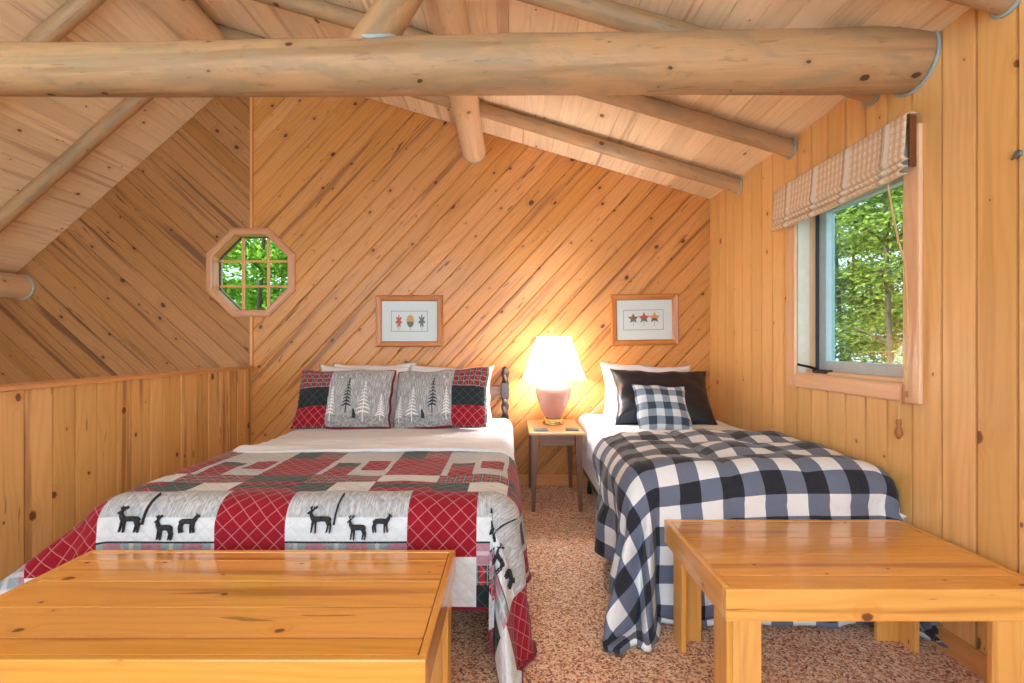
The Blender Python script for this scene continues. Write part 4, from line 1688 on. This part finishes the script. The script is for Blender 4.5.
# ------------------------------------------------------------------ pictures
def leaf_shape(kind, n=36):
    pts = []
    for i in range(n):
        a = 2 * PI * i / n
        if kind == 'oak':
            r = .62 + .22 * math.cos(7 * a)
            x, y = r * math.sin(a) * .62, r * math.cos(a) * 1.2
        elif kind == 'beech':
            r = .85 + .06 * math.cos(14 * a)
            x, y = r * math.sin(a) * .62, r * math.cos(a) * 1.05
        else:
            r = .66 + .22 * math.cos(5 * a) + .10 * math.cos(15 * a) + .08 * math.cos(10 * a)
            x, y = r * math.sin(a), r * math.cos(a) * .95
        pts.append((x, y))
    return pts


def make_picture(c, w, h, roll, leaves, label, mw, mh, rw, rh, oxr=0.0):
    root = thing('picture_frame', c, label, 'picture', 'framed leaf prints')
    R = Matrix.Translation(Vector(c)) @ Matrix.Rotation(roll, 4, 'Y')
    fr = .048
    mb = MB()
    # mitred moulding swept round the picture
    prof = [(0, .0), (0, -.020), (.006, -.026), (.016, -.022), (fr - .010, -.018), (fr - .004, -.012), (fr, -.010), (fr, 0)]
    cs = [(-1, -1), (1, -1), (1, 1), (-1, 1)]
    for k in range(4):
        (sx0, sz0), (sx1, sz1) = cs[k], cs[(k + 1) % 4]
        ou = random.uniform(0, 20)
        for (d0, y0), (d1, y1) in zip(prof, prof[1:]):
            def pt(s, sz, d, y):
                return R @ Vector((s * (w / 2 - d), y, sz * (h / 2 - d)))
            q = [pt(sx0, sz0, d0, y0), pt(sx1, sz1, d0, y0), pt(sx1, sz1, d1, y1), pt(sx0, sz0, d1, y1)]
            L = w if k % 2 == 0 else h
            mb.poly(q, [(ou, d0), (ou + L, d0), (ou + L, d1), (ou, d1)], 0, .5)
    mb.build('frame', M['oak_frame'], root)
    mb = MB()

    def pl(x, z, y=-.004):
        return R @ Vector((x, y, z))
    a, b = w / 2 - fr + .002, h / 2 - fr + .002
    mb.poly([pl(-a, -b), pl(a, -b), pl(a, b), pl(-a, b)])
    lt = .0035
    for (x0, x1, z0, z1) in ((-rw / 2, rw / 2, -rh / 2, -rh / 2 + lt), (-rw / 2, rw / 2, rh / 2 - lt, rh / 2), (-rw / 2, -rw / 2 + lt, -rh / 2, rh / 2), (rw / 2 - lt, rw / 2, -rh / 2, rh / 2)):
        mb.poly([pl(x0 + oxr, z0, -.0048), pl(x1 + oxr, z0, -.0048), pl(x1 + oxr, z1, -.0048), pl(x0 + oxr, z1, -.0048)], None, 1)
    for (x, z, s, kind, mt) in leaves:
        pts = leaf_shape(kind)
        ctr = pl(x, z, -.0052)
        for i in range(len(pts)):
            p, q = pts[i], pts[(i + 1) % len(pts)]
            m2 = mt[0] if (p[1] + q[1]) > -.35 else mt[1]
            mb.poly([ctr, pl(x + p[0] * s, z + p[1] * s, -.0052), pl(x + q[0] * s, z + q[1] * s, -.0052)][::-1], None, m2)
        mb.poly([pl(x - .0015, z - s * 1.35, -.005), pl(x + .0015, z - s * 1.35, -.005), pl(x + .0015, z, -.005), pl(x - .0015, z, -.005)], None, mt[1])
    mb.build('print', [M['mat_board'], M['ink'], M['leaf_red'], M['leaf_orange'], M['leaf_grey'], M['leaf_brown']], root)
    mb = MB()
    mb.poly([pl(-a, -b, -.009), pl(a, -b, -.009), pl(a, b, -.009), pl(-a, b, -.009)])
    mb.build('glass_pane', M['glass'], root)


K = 121.74
make_picture(((409.8 - 511) / K, D - .004, 1.15 - (321.3 - 345) / K), .548, .424, .0,
             [(-.088, .0, .056, 'oak', (2, 2)), (.006, .0, .056, 'beech', (3, 4)), (.100, .002, .058, 'oak', (4, 4))],
             'framed print of red, orange and grey leaves hung above the quilt bed', .43, .30, .30, .17)
make_picture(((644.2 - 511) / K, D - .004, 1.15 - (319.9 - 345) / K), .548, .420, math.radians(-1.0),
             [(-.092, .012, .046, 'maple', (5, 4)), (-.004, .016, .050, 'maple', (2, 4)), (.082, .018, .050, 'maple', (3, 5))],
             'slightly crooked framed print of maple leaves hung above the narrow bed', .43, .30, .33, .165, -.01)

# ------------------------------------------------------------------ outside
mb = MB()
mb.box((-30, -4, LOW - .2), (30, 40, LOW - .101), 0)
g = mb.build('ground', M['ground'])
struct(g)


def tree_meshes(seed, H, R, nleaf, leafm, size, low):
    rnd = random.Random(seed)
    tk = MB()
    pts, rad = [], []
    for i in range(14):
        t = i / 13
        pts.append((.25 * math.sin(t * 3 + seed), .25 * math.cos(t * 2.3 + seed), H * t * .95))
        rad.append(.062 * (1 - t * .8))
    tk.tube(pts, rad, 10)
    boughs = []
    for i in range(34):
        t = rnd.uniform(low, .97)
        a = rnd.uniform(0, 2 * PI)
        L = R * (1.1 - .75 * t) * rnd.uniform(.6, 1.1)
        p0 = Vector(pts[min(13, int(t * 13))])
        p1 = p0 + Vector((math.cos(a) * L * .5, math.sin(a) * L * .5, L * .18))
        p2 = p0 + Vector((math.cos(a) * L, math.sin(a) * L, L * .12))
        tk.tube([p0, p1, p2], [.03, .018, .006], 6)
        boughs.append((p0, p1, p2, L))
    fo = MB()
    for k in range(nleaf):
        p0, p1, p2, L = boughs[k % len(boughs)]
        t = rnd.uniform(.25, 1.1)
        c = p0.lerp(p2, t) + Vector((rnd.gauss(0, .22), rnd.gauss(0, .22), rnd.gauss(0, .16) + .06)) * (L * .55 + .25)
        s = size * rnd.uniform(.6, 1.2)
        ax = Vector((rnd.gauss(0, 1), rnd.gauss(0, 1), rnd.gauss(0, .5))).normalized()
        nz = Vector((rnd.gauss(0, .7), rnd.gauss(0, .7), 1)).normalized()
        bx = nz.cross(ax).normalized()
        fo.poly([c - ax * s, c + bx * s * .45, c + ax * s, c - bx * s * .45], [(0, 0)] * 4)
    return tk, fo


def first_tree(seed, H, R, nl, lm, size, low, label, group):
    tk, fo = tree_meshes(seed, H, R, nl, lm, size, low)
    root = thing('leafy_tree', (0, 0, LOW - .1), label, 'tree', group)
    a = tk.build('trunk', M['bark']); b = fo.build('foliage', M[lm])
    for c in (a, b):
        c.parent = root
        c.location = (0, 0, 0)
    return root


def dup(root, loc, rz, sc_=1.0):
    r = root.copy()
    COL.objects.link(r)
    r.location = loc
    r.rotation_euler = (0, 0, rz)
    r.scale = (sc_,) * 3
    for ch in root.children:
        c = ch.copy()
        COL.objects.link(c)
        c.parent = r
    return r


LG1 = 'leafy woodland tree with thin trunk seen through the casement window'
LG2 = 'bright green leafy tree seen through the octagon window'
ta = first_tree(3, 10.5, 1.9, 8000, 'leaves', .060, .10, LG1, 'trees outside the casement window')
tb = first_tree(8, 9.5, 2.1, 8000, 'leaves', .064, .08, LG1, 'trees outside the casement window')
td_ = first_tree(5, 8.5, 1.9, 9000, 'leaves_bright', .07, .08, LG2, 'trees outside the octagon window')
rnd = random.Random(2)
spotsR = [(6.0, 7.3), (7.4, 8.6), (6.6, 9.6), (8.6, 9.6), (8.2, 11.4), (10.0, 11.6), (9.6, 13.6), (11.6, 13.2), (10.8, 15.6), (12.6, 15.8), (7.6, 6.6), (9.8, 8.2), (12.0, 10.6),
          (5.6, 10.2), (7.0, 13.0), (4.6, 9.0), (5.0, 12.4), (6.4, 15.4), (8.6, 16.4)]
for i, (x, y) in enumerate(spotsR):
    src = ta if i % 2 == 0 else tb
    if i < 2:
        src.location = (x, y, LOW - .1)
        src.rotation_euler = (0, 0, rnd.uniform(0, 6))
    else:
        dup(src, (x, y, LOW - .1), rnd.uniform(0, 6), rnd.uniform(.9, 1.15))
for i, (x, y) in enumerate([(-4.0, 7.2), (-5.4, 8.2), (-4.4, 9.6), (-6.6, 10.0), (-5.2, 11.6), (-3.2, 9.0), (-7.0, 12.5), (-2.2, 11.0)]):
    if i == 0:
        td_.location = (x, y, LOW - .1)
    else:
        dup(td_, (x, y, LOW - .1), rnd.uniform(0, 6), rnd.uniform(.9, 1.1))

# ------------------------------------------------------------------ light
wd = bpy.data.worlds.new('sky')
sc.world = wd
wd.use_nodes = True
bg = wd.node_tree.nodes['Background']
bg.inputs[0].default_value = (.70, .87, 1.0, 1)
bg.inputs[1].default_value = 2.05

ld = bpy.data.lights.new('lamp_bulb_light', 'POINT')
ld.energy = 40
ld.color = (.96, .97, 1.0)
ld.shadow_soft_size = .045
lo = bpy.data.objects.new('lamp_bulb_light', ld)
COL.objects.link(lo)
lo.location = (LX, LY, NH + .435)

sl = bpy.data.lights.new('sun', 'SUN')
sl.energy = 8.5
sl.color = (1, .96, .88)
sl.angle = .02
so = bpy.data.objects.new('sun', sl)
COL.objects.link(so)
so.rotation_euler = Vector((-.66, 0, .75)).to_track_quat('Z', 'Y').to_euler()

# ------------------------------------------------------------------ camera
cd = bpy.data.cameras.new('camera')
cam = bpy.data.objects.new('camera', cd)
COL.objects.link(cam)
cam.location = (0, 0, CAM_H)
cam.rotation_euler = (PI / 2, 0, 0)
cd.sensor_width = 36
cd.lens = 480 / 1024 * 36
cd.shift_x = 1 / 1024
cd.shift_y = 3.5 / 1024
cd.clip_start = .02
sc.camera = cam
sc.view_settings.view_transform = 'Standard'
sc.view_settings.look = 'None'
sc.view_settings.gamma = 1
sc.view_settings.exposure = 1.15
sc.cycles.use_denoising = True
sc.cycles.max_bounces = 10
sc.cycles.diffuse_bounces = 6
sc.cycles.transparent_max_bounces = 12
